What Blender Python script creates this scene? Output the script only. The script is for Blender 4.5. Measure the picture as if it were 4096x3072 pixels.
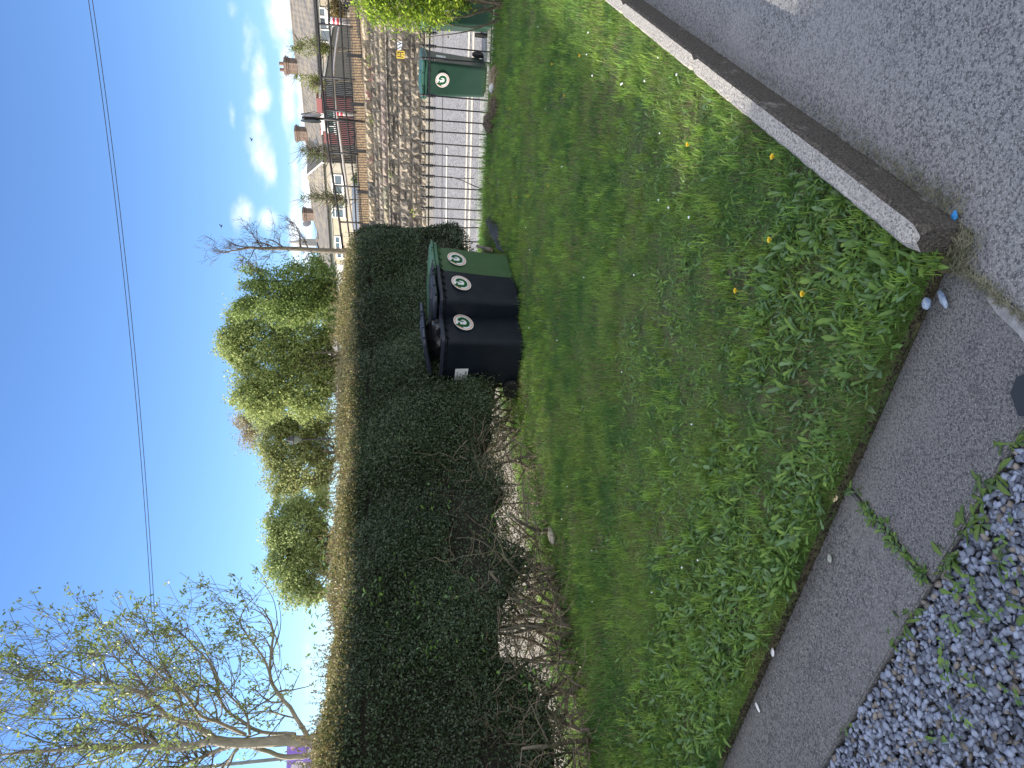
import bpy, bmesh, math, random
import numpy as np
from mathutils import Vector, Matrix
for o in list(bpy.data.objects): bpy.data.objects.remove(o)
random.seed(7); rng = np.random.default_rng(7)
sc = bpy.context.scene
COL = sc.collection
R = math.radians
# ------------------------------------------------------------------ camera
H = 1.75; F = 2900.0; PITCH = math.atan(568/2900.0)
cp, sp = math.cos(PITCH), math.sin(PITCH)
cam_d = bpy.data.cameras.new('camera'); cam = bpy.data.objects.new('camera', cam_d); COL.objects.link(cam)
cam_d.sensor_fit = 'HORIZONTAL'; cam_d.sensor_width = 36.0; cam_d.lens = F/4096*36
cam_d.clip_start = 0.05; cam_d.clip_end = 3000
# the phone was held on its side: picture-right is down, picture-top is the scene's right
cx = Vector((0, -sp, -cp)); cy = Vector((1, 0, 0)); cz = cx.cross(cy)
m = Matrix.Identity(4)
for i, a in enumerate((cx, cy, cz)):
    for j in range(3): m[j][i] = a[j]
m.translation = (0, 0, H)
cam.matrix_world = m
sc.camera = cam
# ------------------------------------------------------------------ light
SUN_AZ = -77.0; SUN_EL = 24.8       # azimuth from +Y, positive to the right
sd = Vector((math.sin(R(SUN_AZ))*math.cos(R(SUN_EL)), math.cos(R(SUN_AZ))*math.cos(R(SUN_EL)), math.sin(R(SUN_EL))))
sun_d = bpy.data.lights.new('sun', 'SUN'); sun = bpy.data.objects.new('sun', sun_d); COL.objects.link(sun)
sun_d.energy = 5.0; sun_d.angle = R(0.5); sun_d.color = (1.0, 0.90, 0.76)
sun.rotation_euler = sd.to_track_quat('Z', 'Y').to_euler()
w = bpy.data.worlds.new("World"); sc.world = w; w.use_nodes = True
nt = w.node_tree; nt.nodes.clear()
def WN(t, **k):
    n = nt.nodes.new(t)
    for a, b in k.items(): setattr(n, a, b)
    return n
def lk(a, b): nt.links.new(a, b)
def wmath(op, a, b=None, c=None):
    n = WN('ShaderNodeMath', operation=op)
    for i, x in enumerate((a, b, c)):
        if x is None: continue
        if isinstance(x, (int, float)): n.inputs[i].default_value = x
        else: lk(x, n.inputs[i])
    return n.outputs[0]
sky = WN('ShaderNodeTexSky', sky_type='NISHITA')
sky.sun_disc = False; sky.sun_elevation = R(SUN_EL); sky.sun_rotation = R(SUN_AZ)
sky.altitude = 60; sky.air_density = 1.0; sky.dust_density = 0.0; sky.ozone_density = 3.2
tc = WN('ShaderNodeTexCoord'); sep = WN('ShaderNodeSeparateXYZ'); lk(tc.outputs['Generated'], sep.inputs[0])
az = wmath('ARCTAN2', sep.outputs[0], sep.outputs[1]); el = wmath('ARCSINE', sep.outputs[2])
def ray(v, y):
    r = (1536 - y)/F; d = (v - 2048)/F
    return Vector((r, cp - d*sp, -sp - d*cp))
def azel(v, y):
    q = ray(v, y).normalized(); return math.atan2(q.x, q.y), math.asin(q.z)
nz = WN('ShaderNodeTexNoise'); nz.inputs['Scale'].default_value = 16; nz.inputs['Detail'].default_value = 7; nz.inputs['Roughness'].default_value = .58
mp = WN('ShaderNodeMapping'); mp.inputs['Scale'].default_value = (1, 1, 1.8); lk(tc.outputs['Generated'], mp.inputs[0]); lk(mp.outputs[0], nz.inputs['Vector'])
tot = None
# cumulus banks: (v, y, half size along the horizon, half height, strength)
for (v, y, a, b, s) in ((925, 40, 42, 26, .75), (1000, 170, 120, 45, .55), (1035, 300, 130, 34, .9), (1048, 400, 70, 40, 1.0),
        (1045, 590, 130, 48, 1.1), (1075, 660, 100, 36, 1.0), (975, 850, 75, 50, .9), (1070, 880, 60, 50, .8), (930, 480, 50, 14, .4), (1060, 760, 40, 30, .3),
        (1150, 300, 420, 34, .85), (1120, 60, 120, 60, 1.0), (1180, 800, 420, 30, .9), (1160, 520, 200, 30, .5), (1215, 400, 800, 30, .9), (1230, 900, 600, 26, .9),
        (1078, 2085, 60, 16, 1.0), (1090, 2060, 80, 16, .6), (1240, 2000, 1400, 34, .4)):
    ca, ce = azel(v, y)
    da = wmath('DIVIDE', wmath('SUBTRACT', az, ca), a/F*.93); de = wmath('DIVIDE', wmath('SUBTRACT', el, ce), b/F*.93)
    g = wmath('MULTIPLY', wmath('EXPONENT', wmath('MULTIPLY', wmath('ADD', wmath('MULTIPLY', da, da), wmath('MULTIPLY', de, de)), -1.0)), s)
    tot = g if tot is None else wmath('MAXIMUM', tot, g)
fl = wmath('ADD', tot, wmath('MULTIPLY', wmath('SUBTRACT', nz.outputs[0], .5), 1.5))
mr = WN('ShaderNodeMapRange'); lk(fl, mr.inputs[0]); mr.inputs[1].default_value = .22; mr.inputs[2].default_value = 1.15; mr.interpolation_type = 'SMOOTHSTEP'
msk = wmath('MULTIPLY', wmath('MULTIPLY', mr.outputs[0], wmath('GREATER_THAN', tot, .05)), .88)
cr = WN('ShaderNodeMapRange'); lk(nz.outputs[0], cr.inputs[0]); cr.inputs[1].default_value = .3; cr.inputs[2].default_value = .7
cmix = WN('ShaderNodeMix', data_type='RGBA'); lk(cr.outputs[0], cmix.inputs[0])
cmix.inputs[6].default_value = (3.9, 4.5, 5.6, 1); cmix.inputs[7].default_value = (6.6, 6.9, 7.4, 1)
smix = WN('ShaderNodeMix', data_type='RGBA'); lk(msk, smix.inputs[0])
tint = WN('ShaderNodeMix', data_type='RGBA', blend_type='MULTIPLY'); tint.inputs[0].default_value = 1; lk(sky.outputs[0], tint.inputs[6]); tint.inputs[7].default_value = (.66, .79, 1.0, 1); lk(tint.outputs[2], smix.inputs[6]); lk(cmix.outputs[2], smix.inputs[7])
# added fill light: unseen broken bright cloud overhead and behind the photographer
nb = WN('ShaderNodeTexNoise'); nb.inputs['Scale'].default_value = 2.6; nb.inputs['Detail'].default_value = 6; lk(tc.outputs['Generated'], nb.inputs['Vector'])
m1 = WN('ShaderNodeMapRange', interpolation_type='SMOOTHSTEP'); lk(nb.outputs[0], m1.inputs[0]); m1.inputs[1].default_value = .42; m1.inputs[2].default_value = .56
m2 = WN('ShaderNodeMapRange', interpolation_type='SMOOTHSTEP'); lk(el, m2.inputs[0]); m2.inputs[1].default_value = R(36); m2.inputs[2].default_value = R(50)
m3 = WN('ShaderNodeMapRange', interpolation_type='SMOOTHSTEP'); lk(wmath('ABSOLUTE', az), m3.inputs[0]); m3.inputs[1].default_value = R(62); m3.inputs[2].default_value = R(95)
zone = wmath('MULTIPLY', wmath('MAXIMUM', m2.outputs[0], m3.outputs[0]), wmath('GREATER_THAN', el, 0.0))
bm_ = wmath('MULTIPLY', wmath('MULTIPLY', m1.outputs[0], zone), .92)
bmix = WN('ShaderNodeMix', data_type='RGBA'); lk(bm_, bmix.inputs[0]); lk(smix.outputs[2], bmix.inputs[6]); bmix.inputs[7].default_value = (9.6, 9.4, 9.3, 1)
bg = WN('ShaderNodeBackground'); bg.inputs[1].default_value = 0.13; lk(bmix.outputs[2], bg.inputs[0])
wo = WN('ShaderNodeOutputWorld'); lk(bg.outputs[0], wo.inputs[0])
sc.view_settings.view_transform = 'Standard'; sc.view_settings.look = 'None'; sc.view_settings.gamma = 1
sc.view_settings.exposure = 0.92
sc.cycles.max_bounces = 8; sc.cycles.transparent_max_bounces = 8

# ------------------------------------------------------------------ helpers
def G(v, y, z=0.0):
    q = ray(v, y); t = (z - H)/q.z
    return Vector((q.x*t, q.y*t, z))
def D(v, y, Y):
    q = ray(v, y); t = Y/q.y
    return Vector((q.x*t, Y, H + q.z*t))
def tag(o, label=None, cat=None, group=None, kind=None):
    if label: o['label'] = label
    if cat: o['category'] = cat
    if group: o['group'] = group
    if kind: o['kind'] = kind
    return o
def empty(name, loc, rz=0.0, label=None, cat=None, group=None):
    o = bpy.data.objects.new(name, None); COL.objects.link(o)
    o.location = loc; o.rotation_euler = (0, 0, rz); o.empty_display_size = .2
    return tag(o, label, cat, group)
def copy_tree(o, parent=None):
    c = o.copy(); COL.objects.link(c); c.parent = parent
    for ch in o.children: copy_tree(ch, c)
    return c
class MB:
    def __init__(s): s.v = []; s.f = []; s.mi = []; s.c = []; s.n = 0
    def add(s, vs, fs, mi=0, col=None):
        b = s.n
        s.v.extend([tuple(x) for x in vs]); s.n += len(vs)
        s.f.extend([tuple(i+b for i in f) for f in fs]); s.mi.extend([mi]*len(fs))
        s.c.extend([col or (1, 1, 1)]*len(vs))
    def box(s, c, size, rot=None, mi=0, col=None, taper=1.0):
        hx, hy, hz = size[0]/2, size[1]/2, size[2]/2
        vs = []
        for z in (-1, 1):
            k = taper if z > 0 else 1
            for x, y in ((-1, -1), (1, -1), (1, 1), (-1, 1)): vs.append(Vector((x*hx*k, y*hy*k, z*hz)))
        if rot is not None: vs = [rot @ v for v in vs]
        c = Vector(c); vs = [v + c for v in vs]
        s.add(vs, [(3, 2, 1, 0), (4, 5, 6, 7), (0, 1, 5, 4), (1, 2, 6, 5), (2, 3, 7, 6), (3, 0, 4, 7)], mi, col)
    def tube(s, pts, rad, n=6, mi=0, caps=True, col=None):
        pts = [Vector(p) for p in pts]
        if isinstance(rad, (int, float)): rad = [rad]*len(pts)
        vs = []; L = len(pts); prev = None
        for i, p in enumerate(pts):
            d = (pts[min(i+1, L-1)] - pts[max(i-1, 0)])
            d = d.normalized() if d.length > 1e-9 else Vector((0, 0, 1))
            if prev is None:
                a = d.cross(Vector((0, 0, 1)))
                if a.length < 1e-3: a = d.cross(Vector((1, 0, 0)))
            else: a = prev - d*prev.dot(d)
            if a.length < 1e-6: a = d.orthogonal()
            a.normalize(); prev = a; b = d.cross(a)
            for k in range(n):
                t = 2*math.pi*k/n; vs.append(p + (a*math.cos(t) + b*math.sin(t))*rad[i])
        fs = [(i*n+k, i*n+(k+1) % n, (i+1)*n+(k+1) % n, (i+1)*n+k) for i in range(L-1) for k in range(n)]
        if caps: fs += [tuple(range(n-1, -1, -1)), tuple((L-1)*n+k for k in range(n))]
        s.add(vs, fs, mi, col)
    def loft(s, secs, mi=0, cap=True, col=None):
        n = len(secs[0]); vs = [p for q in secs for p in q]; L = len(secs)
        fs = [(i*n+k, i*n+(k+1) % n, (i+1)*n+(k+1) % n, (i+1)*n+k) for i in range(L-1) for k in range(n)]
        if cap: fs += [tuple(range(n-1, -1, -1)), tuple((L-1)*n+k for k in range(n))]
        s.add(vs, fs, mi, col)
    def lathe(s, prof, c=(0, 0, 0), n=10, mi=0):
        c = Vector(c)
        s.loft([[c + Vector((r*math.cos(2*math.pi*k/n), r*math.sin(2*math.pi*k/n), z)) for k in range(n)] for r, z in prof], mi)
    def build(s, name, mats, parent=None, smooth=False, colors=False):
        me = bpy.data.meshes.new(name); me.from_pydata(s.v, [], s.f); me.update()
        if not isinstance(mats, (list, tuple)): mats = [mats]
        for x in mats: me.materials.append(x)
        if len(mats) > 1: me.polygons.foreach_set('material_index', s.mi)
        if smooth: me.polygons.foreach_set('use_smooth', [True]*len(me.polygons))
        if colors:
            at = me.color_attributes.new('Col', 'FLOAT_COLOR', 'POINT')
            at.data.foreach_set('color', np.array([list(c)+[1] for c in s.c], dtype=np.float32).ravel())
        o = bpy.data.objects.new(name, me); COL.objects.link(o)
        if parent is not None: o.parent = parent
        return o
def np_mesh(name, V, quads=None, tris=None, mat=None, col=None, parent=None, smooth=False):
    """V (n,3); quads (q,4); tris (t,3); col (n,3)"""
    me = bpy.data.meshes.new(name)
    me.vertices.add(len(V)); me.vertices.foreach_set('co', np.ascontiguousarray(V, dtype=np.float32).ravel())
    li = []; ls = []; lt = []; st = 0
    if quads is not None and len(quads):
        li.append(quads.ravel()); ls.append(np.arange(len(quads))*4); lt.append(np.full(len(quads), 4)); st = len(quads)*4
    if tris is not None and len(tris):
        li.append(tris.ravel()); ls.append(st + np.arange(len(tris))*3); lt.append(np.full(len(tris), 3))
    li = np.concatenate(li).astype(np.int32); ls = np.concatenate(ls).astype(np.int32)
    me.loops.add(len(li)); me.loops.foreach_set('vertex_index', li)
    me.polygons.add(len(ls)); me.polygons.foreach_set('loop_start', ls)
    me.update(calc_edges=True)
    if smooth: me.polygons.foreach_set('use_smooth', np.ones(len(ls), dtype=bool))
    if col is not None:
        at = me.color_attributes.new('Col', 'FLOAT_COLOR', 'POINT')
        c4 = np.ones((len(V), 4), dtype=np.float32); c4[:, :3] = col
        at.data.foreach_set('color', c4.ravel())
    if mat: me.materials.append(mat)
    o = bpy.data.objects.new(name, me); COL.objects.link(o)
    if parent is not None: o.parent = parent
    return o
# ---- materials
def mat(name, c1, c2=None, scale=8.0, rough=.8, bump=0.0, bscale=None, detail=6, metal=0.0, lo=.35, hi=.65, c3=None, s3=1.0, lo3=.55, hi3=.7, spec=.5, attr=False, trans=0.0, coat=0.0, stretch=None, bdist=.02):
    M = bpy.data.materials.new(name); M.use_nodes = True; t = M.node_tree; N = t.nodes; L = t.links
    b = N['Principled BSDF']; b.inputs['Roughness'].default_value = rough; b.inputs['Metallic'].default_value = metal
    b.inputs['Specular IOR Level'].default_value = spec; b.inputs['Coat Weight'].default_value = coat
    tcn = N.new('ShaderNodeTexCoord'); vec = tcn.outputs['Object']
    if stretch:
        mpn = N.new('ShaderNodeMapping'); mpn.inputs['Scale'].default_value = stretch; L.new(vec, mpn.inputs[0]); vec = mpn.outputs[0]
    out = None
    if attr:
        a = N.new('ShaderNodeAttribute'); a.attribute_name = 'Col'; out = a.outputs['Color']
        if c2 is not None:
            n = N.new('ShaderNodeTexNoise'); n.inputs['Scale'].default_value = scale; n.inputs['Detail'].default_value = detail; n.inputs['Roughness'].default_value = .7; L.new(vec, n.inputs['Vector'])
            r = N.new('ShaderNodeMapRange'); r.inputs[1].default_value = lo; r.inputs[2].default_value = hi; L.new(n.outputs[0], r.inputs[0])
            mx = N.new('ShaderNodeMix'); mx.data_type = 'RGBA'; L.new(r.outputs[0], mx.inputs[0]); mx.inputs[6].default_value = (*c1, 1); mx.inputs[7].default_value = (*c2, 1)
            ml = N.new('ShaderNodeMix'); ml.data_type = 'RGBA'; ml.blend_type = 'MULTIPLY'; ml.inputs[0].default_value = 1; L.new(out, ml.inputs[6]); L.new(mx.outputs[2], ml.inputs[7]); out = ml.outputs[2]
    elif c2 is not None:
        n = N.new('ShaderNodeTexNoise'); n.inputs['Scale'].default_value = scale; n.inputs['Detail'].default_value = detail; n.inputs['Roughness'].default_value = .62; L.new(vec, n.inputs['Vector'])
        r = N.new('ShaderNodeMapRange'); r.inputs[1].default_value = lo; r.inputs[2].default_value = hi; L.new(n.outputs[0], r.inputs[0])
        mx = N.new('ShaderNodeMix'); mx.data_type = 'RGBA'; L.new(r.outputs[0], mx.inputs[0])
        mx.inputs[6].default_value = (*c1, 1); mx.inputs[7].default_value = (*c2, 1); out = mx.outputs[2]
        if c3 is not None:
            n2 = N.new('ShaderNodeTexNoise'); n2.inputs['Scale'].default_value = s3; n2.inputs['Detail'].default_value = 5; L.new(vec, n2.inputs['Vector'])
            r2 = N.new('ShaderNodeMapRange'); r2.inputs[1].default_value = lo3; r2.inputs[2].default_value = hi3; L.new(n2.outputs[0], r2.inputs[0])
            m2 = N.new('ShaderNodeMix'); m2.data_type = 'RGBA'; L.new(r2.outputs[0], m2.inputs[0]); L.new(out, m2.inputs[6]); m2.inputs[7].default_value = (*c3, 1); out = m2.outputs[2]
    if out is None: b.inputs['Base Color'].default_value = (*c1, 1)
    else: L.new(out, b.inputs['Base Color'])
    if bump:
        bn = N.new('ShaderNodeTexNoise'); bn.inputs['Scale'].default_value = bscale or scale; bn.inputs['Detail'].default_value = 8; L.new(vec, bn.inputs['Vector'])
        bp = N.new('ShaderNodeBump'); bp.inputs['Strength'].default_value = bump; bp.inputs['Distance'].default_value = bdist; L.new(bn.outputs[0], bp.inputs['Height']); L.new(bp.outputs[0], b.inputs['Normal'])
    if trans:
        tr = N.new('ShaderNodeBsdfTranslucent'); ms = N.new('ShaderNodeMixShader'); ms.inputs[0].default_value = trans
        g = N.new('ShaderNodeGamma'); g.inputs[1].default_value = .8
        if out is None: tr.inputs[0].default_value = (*c1, 1)
        else: L.new(out, g.inputs[0]); L.new(g.outputs[0], tr.inputs[0])
        L.new(b.outputs[0], ms.inputs[1]); L.new(tr.outputs[0], ms.inputs[2]); L.new(ms.outputs[0], N['Material Output'].inputs[0])
    return M
def speckle(name, base, dark, light, sc1, rough=.9, bump=.5, blotch=None, bl_s=1.2, dirt=None):
    """weathered concrete / asphalt: aggregate speckle, blotches, stains"""
    M = bpy.data.materials.new(name); M.use_nodes = True; t = M.node_tree; N = t.nodes; L = t.links
    b = N['Principled BSDF']; b.inputs['Roughness'].default_value = rough; b.inputs['Specular IOR Level'].default_value = .3
    tcn = N.new('ShaderNodeTexCoord')
    def noise(s, d=4, r=.6):
        n = N.new('ShaderNodeTexNoise'); n.inputs['Scale'].default_value = s; n.inputs['Detail'].default_value = d; n.inputs['Roughness'].default_value = r; L.new(tcn.outputs['Object'], n.inputs['Vector']); return n.outputs[0]
    def mixc(f, a, c, lo, hi):
        r = N.new('ShaderNodeMapRange'); r.inputs[1].default_value = lo; r.inputs[2].default_value = hi; L.new(f, r.inputs[0])
        mx = N.new('ShaderNodeMix'); mx.data_type = 'RGBA'; L.new(r.outputs[0], mx.inputs[0])
        if isinstance(a, tuple): mx.inputs[6].default_value = (*a, 1)
        else: L.new(a, mx.inputs[6])
        mx.inputs[7].default_value = (*c, 1); return mx.outputs[2]
    f1 = noise(sc1, 3, .7); f2 = noise(sc1*1.9, 2, .6); f3 = noise(bl_s, 6, .6); f4 = noise(bl_s*6, 4, .6)
    o = mixc(f1, dark, base, .38, .56); o = mixc(f2, o, light, .56, .72)
    if blotch: o = mixc(f3, o, blotch, .5, .85)
    o = mixc(f4, o, dark, .58, .95)
    if dirt: o = mixc(noise(bl_s*2.3, 7, .7), o, dirt, .6, .72)
    L.new(o, b.inputs['Base Color'])
    ad = N.new('ShaderNodeMath'); ad.operation = 'ADD'; L.new(f1, ad.inputs[0]); L.new(f2, ad.inputs[1])
    bp = N.new('ShaderNodeBump'); bp.inputs['Strength'].default_value = bump; bp.inputs['Distance'].default_value = .006; L.new(ad.outputs[0], bp.inputs['Height']); L.new(bp.outputs[0], b.inputs['Normal'])
    return M
M_grass = mat('grass', (.1, .2, .03), rough=.55, attr=True, trans=.35, spec=.3)
M_leaf = mat('leaf', (.1, .2, .03), rough=.45, attr=True, trans=.3, spec=.4)
M_tleaf = mat('tree_leaf', (.1, .2, .03), rough=.5, attr=True, trans=.5, spec=.35)
M_hleaf = mat('hedge_leaf', (.05, .09, .03), rough=.42, attr=True, trans=.22, spec=.45)
M_soil = mat('soil', (.05, .045, .022), (.10, .09, .045), 14, bump=.8, bscale=40, c3=(.05, .085, .02), s3=3, lo3=.42, hi3=.6)
M_bark = mat('bark', (.09, .075, .055), (.19, .165, .12), 18, bump=.7, bscale=50, c3=(.12, .13, .06), s3=4, stretch=(1, 1, .35))
M_twig = mat('twig', (.10, .075, .05), (.24, .19, .13), 30, bump=.4, stretch=(1, 1, .4))
M_deadwood = mat('dead_wood', (.10, .08, .06), (.30, .25, .18), 22, bump=.9, bscale=35, c3=(.04, .03, .02), s3=9)
M_path = speckle('path_concrete', (.15, .152, .154), (.048, .05, .054), (.36, .355, .35), 95, bump=.6, blotch=(.19, .19, .185), bl_s=1.6)
M_drive = speckle('drive_concrete', (.235, .24, .245), (.07, .073, .08), (.48, .48, .475), 84, bump=.9, blotch=(.29, .29, .29), bl_s=.9, dirt=(.13, .13, .13))
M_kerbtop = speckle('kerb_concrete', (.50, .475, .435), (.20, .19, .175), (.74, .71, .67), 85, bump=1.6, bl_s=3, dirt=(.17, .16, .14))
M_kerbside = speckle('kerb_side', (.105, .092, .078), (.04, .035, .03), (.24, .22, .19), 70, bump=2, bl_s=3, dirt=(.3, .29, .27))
M_cement = mat('cement_patch', (.19, .19, .20), (.34, .34, .34), 22, bump=.3, bscale=60)
M_road = speckle('road_asphalt', (.24, .24, .25), (.10, .10, .105), (.48, .48, .49), 26, bump=.9, blotch=(.22, .22, .23), bl_s=.35)
M_pave = speckle('pavement', (.42, .42, .42), (.27, .27, .27), (.55, .55, .54), 14, bump=.4, blotch=(.35, .35, .36), bl_s=.8)
M_paint = mat('road_paint', (.72, .70, .64), (.5, .48, .42), 12, lo=.5, hi=.8)
M_ypaint = mat('worn_yellow_paint', (.58, .52, .42), (.38, .36, .33), 10, lo=.4, hi=.7)
M_iron = mat('black_iron', (.012, .013, .016), (.03, .028, .028), 25, rough=.5, bump=.3, bscale=60)
M_slate = None
# ------------------------------------------------------------------ street frame
ANG = R(27); e1 = Vector((math.cos(ANG), -math.sin(ANG), 0)); e2 = Vector((math.sin(ANG), math.cos(ANG), 0))
SL = .0386
PW = D(1719, 617, 18.0)
NW = PW.dot(e2); TW = PW.dot(e1); ZW = PW.z
def st_z(t, off=0.0): return ZW + SL*(t - TW) + off
def S(t, n, z): q = e1*t + e2*n; return Vector((q.x, q.y, z))
def tn(p): return p.dot(e1), p.dot(e2)
PR = D(1716, 617, 11.0); NR = PR.dot(e2); TR = PR.dot(e1); ZR = PR.z       # railing top rail
def prof(n):      # cross-fall of the road relative to the far edge
    xs = [NR-1, NR+.2, NR+1.6, NR+1.75, NR+2.6, NR+4.0, NR+5.2, NW+.5]; ys = [-.46, -.47, -.47, -.56, -.36, -.12, -.03, 0.0]
    return float(np.interp(n, xs, ys))
def strip(name, n0, n1, t0, t1, m, dz=0.0, dn=.35, dt=.8, kind='structure', parent=None, add_side=0):
    b = MB(); ns = np.linspace(n0, n1, max(2, int((n1-n0)/dn)+1)); ts = np.linspace(t0, t1, max(2, int((t1-t0)/dt)+1))
    vs = [S(t, n, st_z(t, prof(n)+dz)) for t in ts for n in ns]; k = len(ns)
    fs = [(i*k+j, (i+1)*k+j, (i+1)*k+j+1, i*k+j+1) for i in range(len(ts)-1) for j in range(k-1)]
    b.add(vs, fs); o = b.build(name, m, parent, smooth=True)
    if kind: o['kind'] = kind
    return o
# ---- ground sheet to the horizon
b = MB(); b.add([(-900, -300, -2.2), (900, -300, -2.2), (900, 1500, -2.2), (-900, 1500, -2.2)], [(0, 1, 2, 3)])
tag(b.build('ground', mat('ground', (.06, .08, .03), (.10, .09, .05), .3)), kind='structure')
# ---- road, pavements, markings
KN = NR+1.6
strip('road', KN+.13, NW-.25, -40, 16, M_road)
strip('pavement', NR+.05, KN, -40, 16, M_pave, dz=0.0)
b = MB()
for i in range(60):
    t = -40 + i*.93
    q = [S(t, KN, st_z(t, -.46)), S(t+.915, KN, st_z(t+.915, -.46)), S(t+.915, KN+.13, st_z(t+.915, -.465)), S(t, KN+.13, st_z(t, -.465))]
    b.add(q + [p - Vector((0, 0, .3)) for p in q], [(3, 2, 1, 0), (0, 1, 5, 4), (1, 2, 6, 5), (2, 3, 7, 6), (3, 0, 4, 7)])
tag(b.build('kerb_stones', M_pave), kind='structure')
b = MB()
for i in range(60):
    t = -40 + i*.93
    q = [S(t, NW-.25, st_z(t, .10)), S(t+.915, NW-.25, st_z(t+.915, .10)), S(t+.915, NW+.1, st_z(t+.915, .11)), S(t, NW+.1, st_z(t, .11))]
    b.add(q + [p - Vector((0, 0, .3)) for p in q], [(3, 2, 1, 0), (0, 1, 5, 4), (1, 2, 6, 5), (2, 3, 7, 6), (3, 0, 4, 7)])
tag(b.build('kerb_stones', mat('wall_foot', (.42, .38, .30), (.30, .28, .24), 8, bump=.5)), kind='structure')
nl = NR+2.55
strip('road_marking', nl, nl+.09, -40, 16, M_ypaint, dz=.006, dn=.09)
strip('road_marking', nl-.22, nl-.13, -40, 16, M_ypaint, dz=.006, dn=.09)
strip('road_marking', NW-.75, NW-.65, -40, 16, M_ypaint, dz=.006, dn=.09)
pc = None
for k in range(-4, 3):
    # centre-line dashes
    tc0 = (D(1775, 930, 15.0)).dot(e1) - 1.6 + k*6.4
    n0 = D(1772, 930, 15.6).dot(e2)
    strip('road_marking', n0-.055, n0+.055, tc0, tc0+3.2, M_paint, dz=.006, dn=.1)
strip('road_joint', NR+4.55, NR+4.60, -40, 16, mat('tar_seam', (.05, .05, .055), rough=.6), dz=.005, dn=.05)

# ---- raised ground behind the stone wall
WH = D(1466, 617, 18.0).z - PW.z          # coping height over the wall foot
M_bank = mat('bank_litter_shadow', (.38, .25, .13), (.18, .12, .06), 9, bump=1, bscale=14, c3=(.08, .07, .03), s3=14, lo3=.5, hi3=.6, bdist=.08)  # dark spots: leaf litter, plus leaf shadows painted into the colour
b = MB(); rows = [(.25, WH-.12), (.9, WH+.05), (2.2, WH+.30), (3.4, WH+.34)]
ts = np.linspace(-30, 14, 56)
vs = [S(t, NW+n, st_z(t, z)) for t in ts for n, z in rows]
k = len(rows); b.add(vs, [(i*k+j, (i+1)*k+j, (i+1)*k+j+1, i*k+j+1) for i in range(len(ts)-1) for j in range(k-1)])
tag(b.build('bank', M_bank, smooth=True), kind='structure')
b = MB(); rows = [(3.4, WH+.33, 1), (6, WH+.36, 1), (14, 2.35, 0), (80, 3.0, 0), (110, -2.3, 0)]
ts = np.linspace(-60, 44, 60)
vs = [S(t, NW+n, st_z(max(-30, min(14, t)), z) if r else z-.25) for t in ts for n, z, r in rows]
k = len(rows); b.add(vs, [(i*k+j, (i+1)*k+j, (i+1)*k+j+1, i*k+j+1) for i in range(len(ts)-1) for j in range(k-1)])
tag(b.build('terrace', mat('terrace', (.10, .12, .05), (.20, .18, .12), 1.5, bump=.3), smooth=True), kind='structure')

# ---- driveway, path, gravel bed, yard behind the hedge
ZP = -.08; ZD = -.088
PA1, PA2 = G(3000, 2817, ZP), G(3587, 1500, ZP)        # lawn side of the path
PB1, PB2 = G(3284, 3072, ZP), G(4000, 1850, ZP)        # gravel side
K1t, K2t = G(3685, 1011, .04), G(2431, 0, .04)         # kerb top, lawn side
K1r, K2r = G(3724, 933, .04), G(2502, 0, .04)
kd = (K2t-K1t).normalized(); kn = Vector((kd.y, -kd.x, 0))    # kn points to the driveway
KWID = 1.22*.5*((K1r-K1t).dot(kn) + (K2r-K2t).dot(kn))
print('kerb width', KWID, 'path', PA1, PA2, PB1, PB2, 'kerb', K1t, K2t, 'WH', WH, 'ZR', ZR, 'ZW', ZW)
pd = (PA2-PA1).normalized(); pn = Vector((-pd.y, pd.x, 0))   # towards the lawn
J1, J2 = G(3850, 1060, ZD), G(4096, 1262, ZD)          # joint between path and driveway
jd = (J2-J1).normalized()
def isect(a, da, b_, db):
    det = da.x*(-db.y) + db.x*da.y
    r = b_ - a; t = (r.x*(-db.y) + db.x*r.y)/det
    return a + da*t
def slab(name, pts, z0, z1, m):
    bm = bmesh.new(); vs = [bm.verts.new((p[0], p[1], z1)) for p in pts]; f = bm.faces.new(vs)
    f.normal_update()
    if f.normal.z < 0: f.normal_flip()
    r = bmesh.ops.extrude_face_region(bm, geom=[f]); 
    for v in r['geom']:
        if isinstance(v, bmesh.types.BMVert): v.co.z = z0
    bmesh.ops.recalc_face_normals(bm, faces=bm.faces)
    bmesh.ops.bevel(bm, geom=[e for e in bm.edges if abs(e.verts[0].co.z-z1) < 1e-5 and abs(e.verts[1].co.z-z1) < 1e-5 or (e.verts[0].co.z+e.verts[1].co.z)/2 > max(z0, z1)-1e-5], offset=.006, segments=2, affect='EDGES')
    me = bpy.data.meshes.new(name); bm.to_mesh(me); bm.free(); me.materials.append(m)
    o = bpy.data.objects.new(name, me); COL.objects.link(o); o['kind'] = 'structure'; return o
_a, _b = G(2112, 1600, 0), G(2375, 2800, 0)
hd = (_a-_b).normalized(); hn = Vector((-hd.y, hd.x, 0)); HL0 = _a      # hedge line
def HP(s, q, z): p = HL0 + hd*s + hn*q; return Vector((p.x, p.y, z))
s_rail = (NR - HL0.dot(e2))/hd.dot(e2)      # where it meets the railing line
b2 = (PB2-PB1).normalized()
A9 = PA1 + pd*((J1-PA1).dot(pd))
A0 = isect(PA1, pd, HP(0, 1.1, 0), hd)
B0 = isect(PB1, b2, HP(0, 1.1, 0), hd)
PBJ = isect(PB1, b2, J1, jd)
X1, X2 = G(3405, 1965, ZP), G(3715, 2330, ZP)
xa = PA1 + pd*((X1-PA1).dot(pd)); xb = PB1 + b2*((X2-PB1).dot(b2))
gap = .006
slab('path', [A0, xa - pd*gap, xb - b2*gap, B0], ZP-.12, ZP, M_path)
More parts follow.
